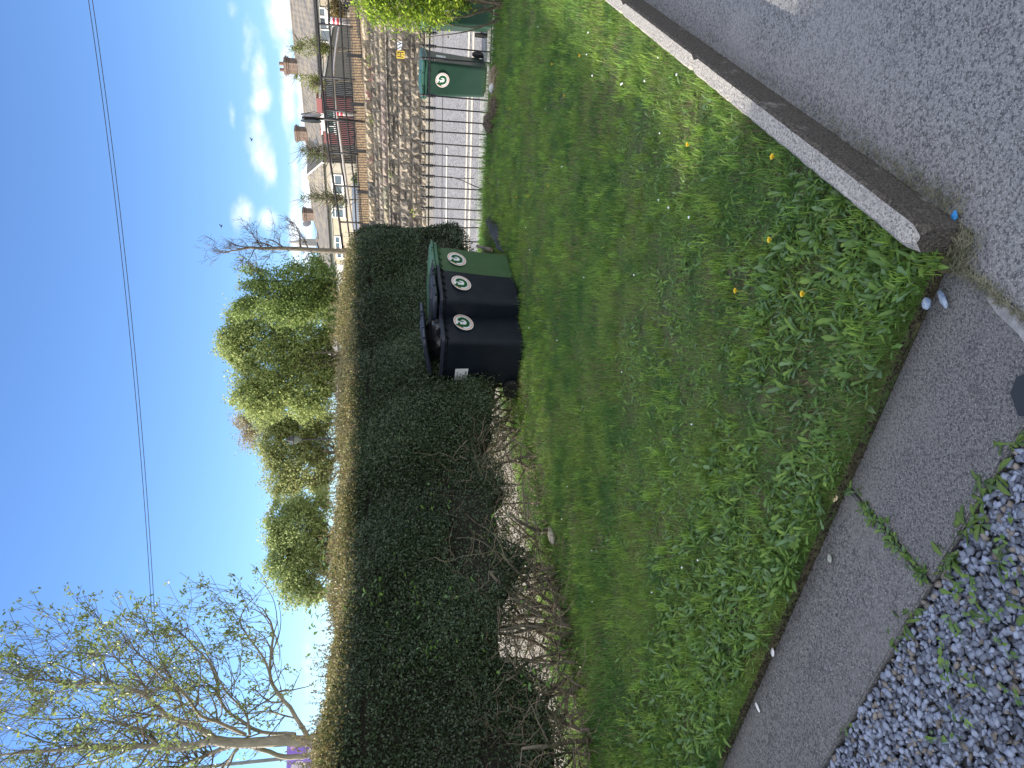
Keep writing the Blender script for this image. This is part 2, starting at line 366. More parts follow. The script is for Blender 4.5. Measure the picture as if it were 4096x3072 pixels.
slab('path', [xa + pd*gap, A9, J1+jd*.002, PBJ, xb + b2*gap], ZP-.12, ZP-.003, M_path)
KE = isect(K1t, kd, S(0, NR, 0), e1)
dr0 = K1t + kn*(KWID-.01) - kd*.02
q = .03
slab('driveway', [J1 + kd*q, dr0, KE + kn*(KWID-.01), S(tn(KE)[0]+8, NR+.02, 0), S(tn(KE)[0]+8, NR, 0) - kd*14, PBJ + jd*3 + kd*q, PBJ + kd*q], ZD-.12, ZD, M_drive)
slab('joint_soil', [J1 + kd*.12 - kn*.3, J1+kd*.12+kn*.3, PBJ + kd*.1 + jd*2.6, PBJ-kd*.12+ jd*2.6, J1-kd*.12], ZD-.16, ZD-.008, M_soil)
# kerb pieces
kb = None
L0 = 0.0
kerb_root = empty('concrete_kerb', K1t + kn*KWID/2 - Vector((0, 0, .16)), math.atan2(kd.y, kd.x), 'long weathered concrete kerb with pale top between the lawn and the driveway', 'kerb')
def kerb_piece(s0, s1, seed):
    rr = random.Random(seed); bt = MB(); n = int((s1-s0)/.04)+2; secs = []
    for i in range(n):
        s = s0 + (s1-s0)*i/(n-1); j = lambda a: rr.uniform(-a, a)
        w2 = KWID/2; e = .012 + (.02 if i in (0, n-1) else 0)
        pr = [(-w2, -.1), (-w2+j(.002), .20-e+j(.003)), (-w2+e, .20+j(.003)), (0, .20+j(.002)), (w2-e, .20+j(.002)), (w2+j(.002), .20-e+j(.003)), (w2+j(.002), .1), (w2, -.1)]
        if i == 0: pr = [(a*.94, c-.008 if c > 0 else c) for a, c in pr]
        secs.append([(s, -a, c) for a, c in pr])
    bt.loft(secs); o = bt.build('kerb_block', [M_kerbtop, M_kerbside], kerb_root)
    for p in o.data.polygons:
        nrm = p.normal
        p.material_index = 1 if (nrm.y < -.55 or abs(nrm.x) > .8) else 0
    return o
kerb_piece(0, 2.02, 1); kerb_piece(2.03, 3.4, 2); kerb_piece(3.41, 5.6, 3); kerb_piece(5.61, (KE-K1t).length-.03, 4)

# yard behind hedge : pale sunlit concrete
M_yard = mat('pale_yard', (.42, .375, .30), (.26, .24, .19), 9, bump=.4, bscale=30)
slab('yard', [HP(-10, 1.15, 0), HP(s_rail+.0, 1.15, 0), S(-22, NR, 0), HP(-10, 9, 0)], -.7, -.02, M_yard)
M_verge = mat('verge', (.16, .24, .04), (.25, .26, .08), 12, bump=.8)
slab('verge', [HP(-10, .3, 0), HP(s_rail-.1, .3, 0), HP(s_rail+.0, 1.15, 0), HP(-10, 1.15, 0)], -.4, -.012, M_verge)

# ------------------------------------------------------------------ lawn
LI = isect(PA1, pd, HP(0, .45, 0), hd)
lawn_poly = [LI, A9, Vector((J1.x, J1.y, 0)) - kn*.03, K1t - kd*.04, K1t, KE, HP(s_rail, 0, 0) + hn*.0, HP(s_rail-.3, .45, 0)]
slab('lawn', lawn_poly, -.35, -.012, M_soil)
LP = np.array([(p.x, p.y) for p in lawn_poly])
def inside(P):
    x, y = P[:, 0], P[:, 1]; c = np.zeros(len(P), bool); n = len(LP); j = n-1
    for i in range(n):
        xi, yi = LP[i]; xj, yj = LP[j]
        k = ((yi > y) != (yj > y)) & (x < (xj-xi)*(y-yi)/((yj-yi) if yj != yi else 1e-9)+xi); c ^= k; j = i
    return c
def vnoise(x, y, s, seed):
    r = np.random.default_rng(seed); g = r.random((64, 64)); X = x*s; Y = y*s
    i = np.floor(X).astype(int); j = np.floor(Y).astype(int); fx = X-i; fy = Y-j; fx = fx*fx*(3-2*fx); fy = fy*fy*(3-2*fy)
    a = g[i % 64, j % 64]; b_ = g[(i+1) % 64, j % 64]; c = g[i % 64, (j+1) % 64]; d = g[(i+1) % 64, (j+1) % 64]
    return (a*(1-fx)+b_*fx)*(1-fy)+(c*(1-fx)+d*fx)*fy
def fov_mask(P, margin=.12):
    x, y = P[:, 0], np.maximum(P[:, 1], .1)
    return (np.abs(x) < (.55+margin)*y*1.02 + .25) & (P[:, 1] > 1.0)
def scatter(n, x0, x1, y0, y1, dens=None):
    P = np.stack([rng.uniform(x0, x1, n), rng.uniform(y0, y1, n)], 1); P = P[inside(P) & fov_mask(P)]
    if dens is not None: P = P[rng.random(len(P)) < dens(P)]
    return P
def path_dist(P): return (P[:, 0]-PA1.x)*pn.x + (P[:, 1]-PA1.y)*pn.y
def kerb_dist(P): return -((P[:, 0]-K1t.x)*kn.x + (P[:, 1]-K1t.y)*kn.y)
def hedge_dist(P): return -((P[:, 0]-HL0.x)*hn.x + (P[:, 1]-HL0.y)*hn.y)
def blades(P, Lm, Wm, name, cols, parent=None, lean=.5, z0=-.015, mt=M_grass):
    n = len(P); yaw = rng.uniform(0, 2*np.pi, n); L = Lm*rng.uniform(.5, 1.35, n); W = Wm*rng.uniform(.7, 1.3, n)
    ln = np.abs(rng.normal(0, lean, n)) + .12
    dx, dy = np.cos(yaw), np.sin(yaw)
    wx, wy = -dy*W[:]/2, dx*W[:]/2
    V = np.zeros((n, 5, 3))
    z0a = np.full(n, z0)
    V[:, 0] = np.stack([P[:, 0]-wx, P[:, 1]-wy, z0a], 1); V[:, 1] = np.stack([P[:, 0]+wx, P[:, 1]+wy, z0a], 1)
    h1 = L*.55; o1 = L*.55*ln*.45
    V[:, 2] = np.stack([P[:, 0]+dx*o1-wx*.8, P[:, 1]+dy*o1-wy*.8, z0a+h1*np.cos(ln*.4)], 1)
    V[:, 3] = np.stack([P[:, 0]+dx*o1+wx*.8, P[:, 1]+dy*o1+wy*.8, z0a+h1*np.cos(ln*.4)], 1)
    o2 = L*np.minimum(ln, 1.2)*.85
    V[:, 4] = np.stack([P[:, 0]+dx*o2, P[:, 1]+dy*o2, z0a + h1*np.cos(ln*.4) + L*.45*np.cos(np.minimum(ln*1.3, 1.75))], 1)
    b_ = (np.arange(n)*5)[:, None]
    Q = b_ + np.array([0, 1, 3, 2]); T = b_ + np.array([2, 3, 4])
    C = np.repeat(cols[:, None, :], 5, 1)
    return np_mesh(name, V.reshape(-1, 3), Q, T, mt, C.reshape(-1, 3), parent)
def grass_cols(P, dryk=1.0):
    n = len(P); base = np.array([.14, .27, .055]); yel = np.array([.22, .34, .07]); dark = np.array([.06, .165, .04]); dry = np.array([.26, .24, .12])
    a = vnoise(P[:, 0], P[:, 1], 1.7, 3)[:, None]; b_ = vnoise(P[:, 0], P[:, 1], 5.1, 4)[:, None]; r = rng.random((n, 1))
    c = base + (yel-base)*np.clip(a*1.5-.3+r*.5-.2, 0, 1); c = c + (dark-c)*np.clip(b_*1.6-.7+r*.3, 0, .9)
    pd_ = np.clip(vnoise(P[:, 0], P[:, 1], 2.6, 9)*2.2-1.05, 0, 1)*.35*dryk + .05
    isd = rng.random(n) < pd_
    c[isd] = dry*rng.uniform(.6, 1.1, (isd.sum(), 1)); return c*rng.uniform(.75, 1.2, (n, 1))
pad = 0.0
def d1(P): # thin where the broad leaves rule, fuller in the middle distance
    y = P[:, 1]; return np.clip(1.25 - .11*y, .32, 1)*np.clip(.25+vnoise(P[:, 0], P[:, 1], 3.3, 12)*1.2, .2, 1)
P1 = scatter(2000000, -5, 7.5, 1.2, 11.6, d1)
wv = np.clip(.018 + .0016*P1[:, 1], 0, 1)
far_m = P1[:, 1] > 5
print('blades', len(P1))
for nm, sel, Lm, Wm in (('near', ~far_m, .042, .0024), ('far', far_m, .052, .0042)):
    Pq = P1[sel]
    o = blades(Pq, Lm*(.7+.7*vnoise(Pq[:, 0], Pq[:, 1], 2.2, 21)), Wm, 'lawn_grass', grass_cols(Pq), lean=.62)
    tag(o, kind='stuff'); 
# longer untidy grass : beside the kerb, at the railing, under the hedge
Pk = scatter(90000, -5, 7.5, 1.2, 11.6, lambda P: np.exp(-kerb_dist(P)/.14)*(kerb_dist(P) > 0)*.8*np.clip(P[:, 1]/5-.1, .12, 1))
Pr = scatter(160000, 0, 7.5, 8, 11.6, lambda P: np.exp(-(NR - (P[:, 0]*e2.x+P[:, 1]*e2.y))/.22)*.8)
Ph = scatter(160000, -5, 3, 4, 11.3, lambda P: np.exp(-np.abs(hedge_dist(P)-.1)/.2)*.45)
tag(blades(np.concatenate([Pk, Pr]), np.concatenate([np.full(len(Pk), .11), np.full(len(Pr), .15)]), .0042, 'long_grass', grass_cols(np.concatenate([Pk, Pr]), .4), lean=.42), kind='stuff')
tag(blades(Ph, .09, .004, 'long_grass', grass_cols(Ph, 1.6), lean=.7), kind='stuff')
# tufts : small clumps of longer, fresher blades that break up the surface
Pt = scatter(15000, -5, 7.5, 1.2, 11.6, lambda P: np.clip(vnoise(P[:, 0], P[:, 1], 1.9, 71)*1.7-.25, .06, 1))
print('tufts', len(Pt))
cnt_ = rng.integers(10, 30, len(Pt)); Bt = np.repeat(Pt, cnt_, 0) + rng.normal(0, .018, (cnt_.sum(), 2)); hh = np.repeat(rng.uniform(.045, .095, len(Pt)), cnt_)
ct = np.repeat(np.array([.19, .34, .06])*rng.uniform(.55, 1.35, (len(Pt), 1)) + np.array([.05, .03, 0])*rng.random((len(Pt), 1)), cnt_, 0)*rng.uniform(.8, 1.2, (len(Bt), 1))
tag(blades(Bt, hh, .0042, 'grass_tufts', ct, lean=.5), kind='stuff')
# grass strip on the far side of the hedge
n = 45000; s_ = rng.uniform(-7, s_rail-.2, n); q_ = rng.uniform(.35, 1.1, n)
Pv = np.stack([HL0.x+hd.x*s_+hn.x*q_, HL0.y+hd.y*s_+hn.y*q_], 1)
pb_ = np.array([[g_.x, g_.y] for g_ in (G(2112, 1360, 0), G(2112, 1300, 0), G(2115, 1420, 0), G(2112, 1480, 0), G(2098, 1230, 0), G(2065, 1120, 0), G(2116, 1390, 0))])
Pf = np.repeat(pb_, 70, 0) + rng.normal(0, .06, (len(pb_)*70, 2))
tag(blades(Pf, .10, .0042, 'long_grass', grass_cols(Pf, .4), lean=.45), kind='stuff')
tag(blades(Pv, .085, .006, 'verge_grass', grass_cols(Pv, .6)*1.4, lean=.6), kind='stuff')

# ---- broad leaves (dandelion, plantain, dock) : one leaf = 5 rows x 3
def leaf_template(kind, rows=7):
    t = np.linspace(0, 1, rows)
    if kind == 0: w_ = np.array([.10, .14, .45, .9, 1.0, .72, .02])           # spoon shaped
    elif kind == 1: w_ = np.array([.12, .35, .25, .72, .5, .95, .02])         # toothed dandelion
    else: w_ = np.array([.08, .4, .8, 1.0, .9, .6, .02])                      # lance shaped
    return t, w_
def leaves(name, B, yaw, L, W, elv, curl, cols, kinds, parent=None, fold=.25, mt=M_leaf, z=None):
    n = len(B); rows = 7; T = np.linspace(0, 1, rows)
    Wt = np.stack([leaf_template(k)[1] for k in range(3)])[kinds]          # n,rows
    Wt = Wt*rng.uniform(.85, 1.15, Wt.shape)
    # centre line: start elevation elv, bends down by curl
    ang = elv[:, None] - curl[:, None]*T[None, :]
    step = L[:, None]/(rows-1)
    ds = np.cos(ang)*step; dz = np.sin(ang)*step
    r_ = np.concatenate([np.zeros((n, 1)), np.cumsum(ds[:, :-1], 1)], 1); z_ = np.concatenate([np.zeros((n, 1)), np.cumsum(dz[:, :-1], 1)], 1)
    z_ = np.maximum(z_, -(B[:, 2:3]) + ZP - .0 + .004) if z is None else z_
    dx, dy = np.cos(yaw)[:, None], np.sin(yaw)[:, None]; hw = Wt*W[:, None]/2
    roll = rng.normal(0, .35, (n, 1))
    V = np.zeros((n, rows, 3, 3))
    for k, sgn in enumerate((-1, 0, 1)):
        V[:, :, k, 0] = B[:, 0:1] + dx*r_ - dy*hw*sgn*np.cos(roll); V[:, :, k, 1] = B[:, 1:2] + dy*r_ + dx*hw*sgn*np.cos(roll)
        V[:, :, k, 2] = B[:, 2:3] + z_ + (abs(sgn)*hw*fold) + sgn*hw*np.sin(roll)
    idx = []
    for i in range(rows-1):
        for k in range(2): a = i*3+k; idx.append([a, a+1, a+4, a+3])
    Q = (np.arange(n)*rows*3)[:, None, None] + np.array(idx)[None]
    C = np.repeat(cols[:, None, :], rows*3, 1).reshape(n, rows, 3, 3).copy()
    C[:, :, 1, :] = C[:, :, 1, :]*1.0 + .04*np.array([.9, 1, .6])          # pale midrib
    return np_mesh(name, V.reshape(-1, 3), Q.reshape(-1, 4), None, mt, C.reshape(-1, 3), parent, smooth=True)
def leaf_cols(n, k=1.0):
    a = rng.random((n, 1)); g1 = np.array([.06, .15, .025]); g2 = np.array([.17, .29, .04]); g3 = np.array([.11, .20, .08])
    c = g1 + (g2-g1)*a; s = rng.random(n) < .25; c[s] = g3*rng.uniform(.8, 1.3, (s.sum(), 1)); return c*k
def rosettes(P, name, Lm, nper=(5, 9), k=1.0, up=.75):
    cnt = rng.integers(nper[0], nper[1], len(P)); B = np.repeat(P, cnt, 0); n = len(B)
    Ls = np.repeat(Lm*rng.uniform(.6, 1.3, len(P)), cnt)*rng.uniform(.6, 1.2, n)
    yaw = rng.uniform(0, 2*np.pi, n); kd_ = np.repeat(rng.integers(0, 3, len(P)), cnt)
    wr = np.where(kd_ == 2, .17, np.where(kd_ == 1, .23, .26))
    B3 = np.concatenate([B + rng.normal(0, .008, B.shape), np.full((n, 1), -.012)], 1)
    return leaves(name, B3, yaw, Ls, Ls*wr*rng.uniform(.8, 1.2, n), rng.normal(up, .28, n), rng.uniform(.3, 1.3, n), leaf_cols(n, k), kd_)
def dw(P):
    a = path_dist(P); k = kerb_dist(P)
    near = np.exp(-np.maximum(a-.15, 0)/.95)*np.clip(vnoise(P[:, 0], P[:, 1], 2.0, 31)*1.6+.15, .1, 1)
    left = np.clip((P[:, 0]+3.2)/2.0, .2, 1)
    return (near*left*.95 + .13*np.clip(vnoise(P[:, 0], P[:, 1], 1.3, 33)*2.0-.35, .1, 1))*np.where(P[:, 1] > 6.5, .45, 1)
Pw = scatter(72000, -4, 5, 1.2, 8.5, dw)
print('rosettes', len(Pw))
far_w = path_dist(Pw) > .9
o = rosettes(Pw[~far_w], 'broad_leaf_weeds', .066, k=.95); tag(o, kind='stuff')
o = rosettes(Pw[far_w], 'broad_leaf_weeds', .052, nper=(4, 7), k=1.05, up=.55); tag(o, kind='stuff')
# fallen dry bits on the lawn
# weeds along the gravel edge and the cross joint of the path
def line_pts(a, b, n, jit): 
    t = rng.random(n)[:, None]; return np.array([[a.x, a.y]])*(1-t) + np.array([[b.x, b.y]])*t + rng.normal(0, jit, (n, 2))
def wz(o, dz): o.location.z += dz; return o
JW = line_pts(xa, xb, 46, .012)
B_ = np.repeat(JW, 5, 0); n = len(B_)
o = leaves('joint_weeds', np.concatenate([B_, np.full((n, 1), ZP)], 1), rng.uniform(0, 6.28, n), rng.uniform(.015, .042, n), rng.uniform(.007, .013, n), rng.uniform(.1, .8, n), rng.uniform(.2, 1, n), leaf_cols(n, .8), rng.integers(0, 3, n), z=1)
tag(o, kind='stuff')
GW = np.concatenate([line_pts(G(3760, 2290, ZP), G(4050, 1780, ZP), 17, .03), line_pts(G(3300, 3040, ZP), G(3700, 2330, ZP), 3, .02), line_pts(G(4000, 2400, ZP), G(4096, 2000, ZP), 3, .08), line_pts(G(3550, 2560, ZP), G(3570, 2540, ZP), 2, .01)])
B_ = np.repeat(GW, 6, 0); n = len(B_)
o = leaves('edge_weeds', np.concatenate([B_, np.full((n, 1), ZP-.01)], 1), rng.uniform(0, 6.28, n), rng.uniform(.03, .085, n), rng.uniform(.010, .020, n), rng.uniform(.1, .7, n), rng.uniform(.5, 1.5, n), leaf_cols(n, .6), rng.integers(0, 3, n), z=1)
tag(o, kind='stuff')
n = 260
gx = G(3700, 3000, ZP), G(4090, 2900, ZP), G(4090, 2000, ZP), G(3800, 2400, ZP)
u1, u2 = rng.random(n)[:, None], rng.random(n)[:, None]
P_ = (np.array([gx[0][:2]])*(1-u1)+np.array([gx[1][:2]])*u1)*(1-u2) + (np.array([gx[3][:2]])*(1-u1)+np.array([gx[2][:2]])*u1)*u2
P_ = P_[rng.random(n) < .11]; B_ = np.repeat(P_, 4, 0) + rng.normal(0, .01, (len(P_)*4, 2)); n = len(B_)
o = leaves('gravel_weeds', np.concatenate([B_, np.full((n, 1), ZP+.005)], 1), rng.uniform(0, 6.28, n), rng.uniform(.015, .04, n), rng.uniform(.008, .018, n), rng.uniform(.1, .7, n), rng.uniform(.2, 1, n), leaf_cols(n, .9), rng.integers(0, 3, n), z=1)
tag(o, kind='stuff')

# ---- gravel
b2 = (PB2-PB1).normalized(); bn2 = Vector((b2.y, -b2.x, 0))
if bn2.dot(PA1-PB1) > 0: bn2 = -bn2
slab('gravel_bed', [B0+bn2*.012, PBJ+bn2*.01, PBJ+jd*2.8-kd*.01, B0+bn2*3.0], ZP-.2, ZP-.045, mat('grit', (.05, .055, .06), (.1, .1, .11), 60, bump=.6))
def stones(name, P, size, z0, zj, colf, mt):
    n = len(P); ico = bmesh.new(); bmesh.ops.create_icosphere(ico, subdivisions=1, radius=1)
    T = np.array([v.co[:] for v in ico.verts]); Fc = np.array([[v.index for v in f.verts] for f in ico.faces]); ico.free()
    T = T[None]*(1 + rng.normal(0, .24, (n, len(T), 1)))
    s = size*rng.uniform(.55, 1.3, (n, 1, 1))*np.stack([rng.uniform(.8, 1.35, n), rng.uniform(.6, 1.0, n), rng.uniform(.42, .8, n)], 1)[:, None, :]
    T = T*s
    yaw = rng.uniform(0, 6.28, n); tl = rng.normal(0, .45, n); c_, s__ = np.cos(tl)[:, None], np.sin(tl)[:, None]
    y = T[:, :, 1]*c_ - T[:, :, 2]*s__; z = T[:, :, 1]*s__ + T[:, :, 2]*c_; T[:, :, 1], T[:, :, 2] = y, z
    c_, s__ = np.cos(yaw)[:, None], np.sin(yaw)[:, None]; x = T[:, :, 0]*c_ - T[:, :, 1]*s__; y = T[:, :, 0]*s__ + T[:, :, 1]*c_
    V = np.stack([x + P[:, 0:1], y + P[:, 1:2], T[:, :, 2] + (z0 + rng.uniform(0, zj, n))[:, None]], 2)
    nv = T.shape[1]; Tr = (np.arange(n)*nv)[:, None, None] + Fc[None]
    C = np.repeat(colf(n)[:, None, :], nv, 1)
    return np_mesh(name, V.reshape(-1, 3), None, Tr.reshape(-1, 3), mt, C.reshape(-1, 3))
def stone_cols(n):
    c = np.array([.185, .215, .285])*rng.uniform(.4, 1.5, (n, 1)); w_ = rng.random(n) < .12; c[w_] = np.array([.20, .18, .16])*rng.uniform(.6, 1.2, (w_.sum(), 1)); return c
n = 62000
uu = rng.uniform(-1.2, (PBJ-PB1).length+.6, n); vv = rng.uniform(.012, 1.9, n)
P_ = np.stack([PB1.x+b2.x*uu+bn2.x*vv, PB1.y+b2.y*uu+bn2.y*vv], 1)
P_ = P_[(((P_[:,0]-PBJ.x)*kd.x+(P_[:,1]-PBJ.y)*kd.y) < -.02) & (np.abs(P_[:, 0]) < .75*np.abs(P_[:, 1])+.35) & (P_[:, 1] > .9)]
M_stone = mat('gravel_stone', (.2, .2, .22), rough=.8, attr=True, bump=.5, bscale=160, spec=.35, bdist=.003)
tag(stones('gravel', P_, .0128, ZP-.045, .035, stone_cols, M_stone), kind='stuff')
print('stones', len(P_))
# ------------------------------------------------------------------ hedge
hedge = empty('clipped_hedge', HP(0, .5, 0), 0, 'long clipped small-leaved evergreen hedge with golden tips and bare woody base, black bins against it', 'hedge')
S0, S1 = -13.0, s_rail - 1.05
def htop(s): return np.where(s < -5.7, np.minimum(2.70 + (-5.7-s)*.9, 3.5), 2.10 + np.clip(s, 0, 4)*.02 + np.clip(-2.2-s, 0, 9)*.05 + np.clip(-4.5-s, 0, 9)*.35)  # out of view at the left the top is raised to add shade
def hzb(s):
    g = .36 + .16*np.sin(s*1.7+.5) + .09*np.sin(s*4.1)
    g = np.where((s > -1.9) & (s < .05), .39 + .07*np.sin(s*7)+.04*np.sin(s*17), g)
    g = np.where(s > .05, np.clip(.38-(s-.25)*.5, .06, .38), g)
    g = np.where(s > 2.4, .06+(s-2.4)*.25, g)
    g = np.where((s < -3.0), g*.62, g)
    return np.maximum(g, .05)
def hedge_local(s, q, z):   # to world minus hedge origin
    p0 = HP(0, .5, 0)
    return np.stack([HL0.x + hd.x*s + hn.x*q - p0.x, HL0.y + hd.y*s + hn.y*q - p0.y, z], -1)
HT = 1.15
def hprof(a, s):   # a in [0,1] along the section : front face, sloped front shoulder, crown, back
    zt = htop(s); zb = hzb(s)
    q = np.interp(a, [0, .06, .50, .56, .66, .72, .80, 1.0], [.10, .0, .02, .10, HT*.55, HT*.85, HT, HT])
    zf = np.interp(a, [0, .06, .50, .56, .66, .72, .80, 1.0], [0, .10, .86, .925, .985, 1.0, .95, 0])
    zf = zf + np.clip(-1.5-s, 0, 2)*.025*np.clip(1-np.abs(a-.53)/.12, 0, 1)
    zf = zf + np.clip((a-.80)/.2, 0, 1)*np.where((s > -4) & (s < -.15), .34, .05)
    z = zb + (zt-zb)*zf
    bul = .07*np.sin(s*2.3+1)+.05*np.sin(s*5.2+z*3)+.04*np.sin(z*6+s*1.2)
    return q - bul*np.where(a < .55, 1, -.3), z + .035*np.sin(s*3.1)*(zf > .8) + .025*np.sin(s*9)*(zf > .8)
na, ns_ = 40, 150
ss = np.linspace(S0, S1, ns_); aa = np.linspace(0, 1, na)
Sg, Ag = np.meshgrid(ss, aa, indexing='ij'); qg, zg = hprof(Ag, Sg)
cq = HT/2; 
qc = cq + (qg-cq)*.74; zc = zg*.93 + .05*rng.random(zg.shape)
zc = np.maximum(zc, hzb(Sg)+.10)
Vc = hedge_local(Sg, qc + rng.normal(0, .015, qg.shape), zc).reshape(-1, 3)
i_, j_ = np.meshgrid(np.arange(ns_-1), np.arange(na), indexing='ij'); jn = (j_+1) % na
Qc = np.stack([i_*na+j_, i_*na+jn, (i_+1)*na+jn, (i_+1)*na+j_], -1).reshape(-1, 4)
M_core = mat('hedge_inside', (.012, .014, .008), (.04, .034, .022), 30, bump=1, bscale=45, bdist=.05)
np_mesh('opaque_core', Vc, Qc, None, M_core, parent=hedge)  # solid dark shell added inside the hedge to block light
def card_leaves(n, posf, size, asp, colf, nrm_bias=None):
    """n small folded leaves (two triangles as a quad); returns verts, quads, cols"""
    P = posf; d = rng.normal(0, 1, (n, 3)); d /= np.linalg.norm(d, axis=1)[:, None]
    if nrm_bias is not None: d = d + nrm_bias; d /= np.linalg.norm(d, axis=1)[:, None]
    r = rng.normal(0, 1, (n, 3)); t = np.cross(d, r); t /= np.linalg.norm(t, axis=1)[:, None]; b_ = np.cross(d, t)
    L = size*rng.uniform(.6, 1.35, (n, 1)); W = L*asp
    V = np.stack([P, P + t*L*.5 + b_*W*.5 + d*W*.12, P + t*L, P + t*L*.5 - b_*W*.5 + d*W*.12], 1)
    Q = np.arange(n*4).reshape(n, 4)
    return V.reshape(-1, 3), Q, np.repeat(colf, 4, 0)
def hedge_leaf_cloud(n, s0, s1, size, amin=0, amax=.86):
    s = rng.uniform(s0, s1, n); a = rng.uniform(amin, amax, n); q, z = hprof(a, s)
    cqz = (htop(s)+hzb(s))/2
    dep = np.abs(rng.normal(0, .085, n)) - .02
    clump = .5*np.sin(s*11+z*7)+.5*np.sin(s*6.3-z*13+2); dep = dep - clump*.022
    nq = cq - q; nzv = cqz - z; l = np.hypot(nq*1.6, nzv*.4)
    top = a > .54
    q = q + np.where(top, nq*.1*dep, dep); z = z - np.where(top, dep*1.0, 0)
    # ragged foot
    foot = (z < hzb(s)+.14) & (rng.random(n) < .55)
    keep = ~foot
    s, q, z, a, top, dep = s[keep], q[keep], z[keep], a[keep], top[keep], dep[keep]; n = len(s)
    # thin patches low in the face where twigs show
    hole = (vnoise(s+40, z+3, 2.1, 55) > .70) & (z < 1.05) & (rng.random(n) < .75)
    keep = ~hole; s, q, z, a, top, dep = s[keep], q[keep], z[keep], a[keep], top[keep], dep[keep]; n = len(s)
    P = hedge_local(s, q, z) + rng.normal(0, .008, (n, 3))
    g = np.array([.036, .062, .032])*rng.uniform(.5, 1.7, (n, 1)) + np.array([.02, .018, 0])*rng.random((n, 1))
    bl = vnoise(s*1.0+9, z+5, 1.3, 60)[:, None]; g = g*(.75+.5*bl)
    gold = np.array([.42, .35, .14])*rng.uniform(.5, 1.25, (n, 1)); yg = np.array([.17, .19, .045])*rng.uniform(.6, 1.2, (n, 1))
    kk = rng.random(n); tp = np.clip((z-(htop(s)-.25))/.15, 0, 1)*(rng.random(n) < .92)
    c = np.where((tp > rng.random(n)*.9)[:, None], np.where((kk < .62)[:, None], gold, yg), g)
    bias = np.where(top[:, None], np.array([0, 0, .9]), np.array([-hn.x, -hn.y, .35])*.8)
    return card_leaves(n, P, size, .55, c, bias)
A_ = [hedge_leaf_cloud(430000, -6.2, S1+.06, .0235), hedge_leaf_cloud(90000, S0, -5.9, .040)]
# end cap of the hedge, by the railing
n = 40000; a = rng.uniform(0, .99, n); q, z = hprof(a, np.full(n, S1)); k_ = np.sqrt(rng.random(n)); q = cq+(q-cq)*k_; z = 1.1+(z-1.1)*k_
z = np.maximum(z, .36+rng.random(n)*.15)
P = hedge_local(S1 - np.abs(rng.normal(0, .07, n)) + .08 + .05*np.sin(z*5), q, z); g = np.array([.030, .052, .022])*rng.uniform(.5, 1.7, (n, 1))
tp = z > 1.92; g[tp] = np.array([.22, .17, .07])*rng.uniform(.5, 1.2, (tp.sum(), 1))
A_.append(card_leaves(n, P, .024, .55, g, np.array([hd.x, hd.y, .2])*.7))
# upright shoots on the crown
n = 2600; s = rng.uniform(-8, S1, n); a = rng.uniform(.5, .80, n); q, z = hprof(a, s)
shoot = MB(); Ls = np.minimum(rng.gamma(2.2, .034, n), .22)*np.where(s < -2.6, 1.3, 1.0); hv = []; cc = []
base = hedge_local(s, q, z); drc = rng.normal(0, .35, (n, 3)); drc[:, 2] = 1
for i in range(n):
    p0 = Vector(base[i]); d = Vector(drc[i]).normalized()*float(Ls[i]); shoot.tube([p0 - d*.3, p0 + d*.5 + Vector((0, 0, .004)), p0 + d], [.0022, .0017, .001], 3, caps=False)
m_ = np.repeat(np.arange(n), np.maximum(3, (Ls/.012).astype(int))); tt = rng.uniform(.05, 1.05, len(m_))
P = base[m_] + (drc/np.linalg.norm(drc, axis=1)[:, None]*Ls[:, None])[m_]*tt[:, None]
c = np.where((rng.random(len(m_)) < .6)[:, None], np.array([.27, .19, .08]), np.array([.18, .20, .05]))*rng.uniform(.5, 1.2, (len(m_), 1))
A_.append(card_leaves(len(m_), P, .019, .6, c))
shoot.build('shoots', M_twig, hedge)
# loose sprigs hanging into the bare base, some coloured yellow as if sunlit
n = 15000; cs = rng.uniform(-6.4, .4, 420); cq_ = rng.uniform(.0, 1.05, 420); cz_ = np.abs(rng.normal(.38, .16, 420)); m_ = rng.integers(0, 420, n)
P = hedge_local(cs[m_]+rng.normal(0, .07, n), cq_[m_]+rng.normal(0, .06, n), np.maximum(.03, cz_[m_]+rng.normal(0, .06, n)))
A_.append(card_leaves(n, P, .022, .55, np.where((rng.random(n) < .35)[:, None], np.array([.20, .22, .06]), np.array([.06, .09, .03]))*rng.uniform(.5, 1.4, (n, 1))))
o_ = 0; VV, QQ, CC = [], [], []
for V, Q, C in A_: VV.append(V); QQ.append(Q+o_); CC.append(C); o_ += len(V)
np_mesh('foliage', np.concatenate(VV), np.concatenate(QQ), None, M_hleaf, np.concatenate(CC), hedge)
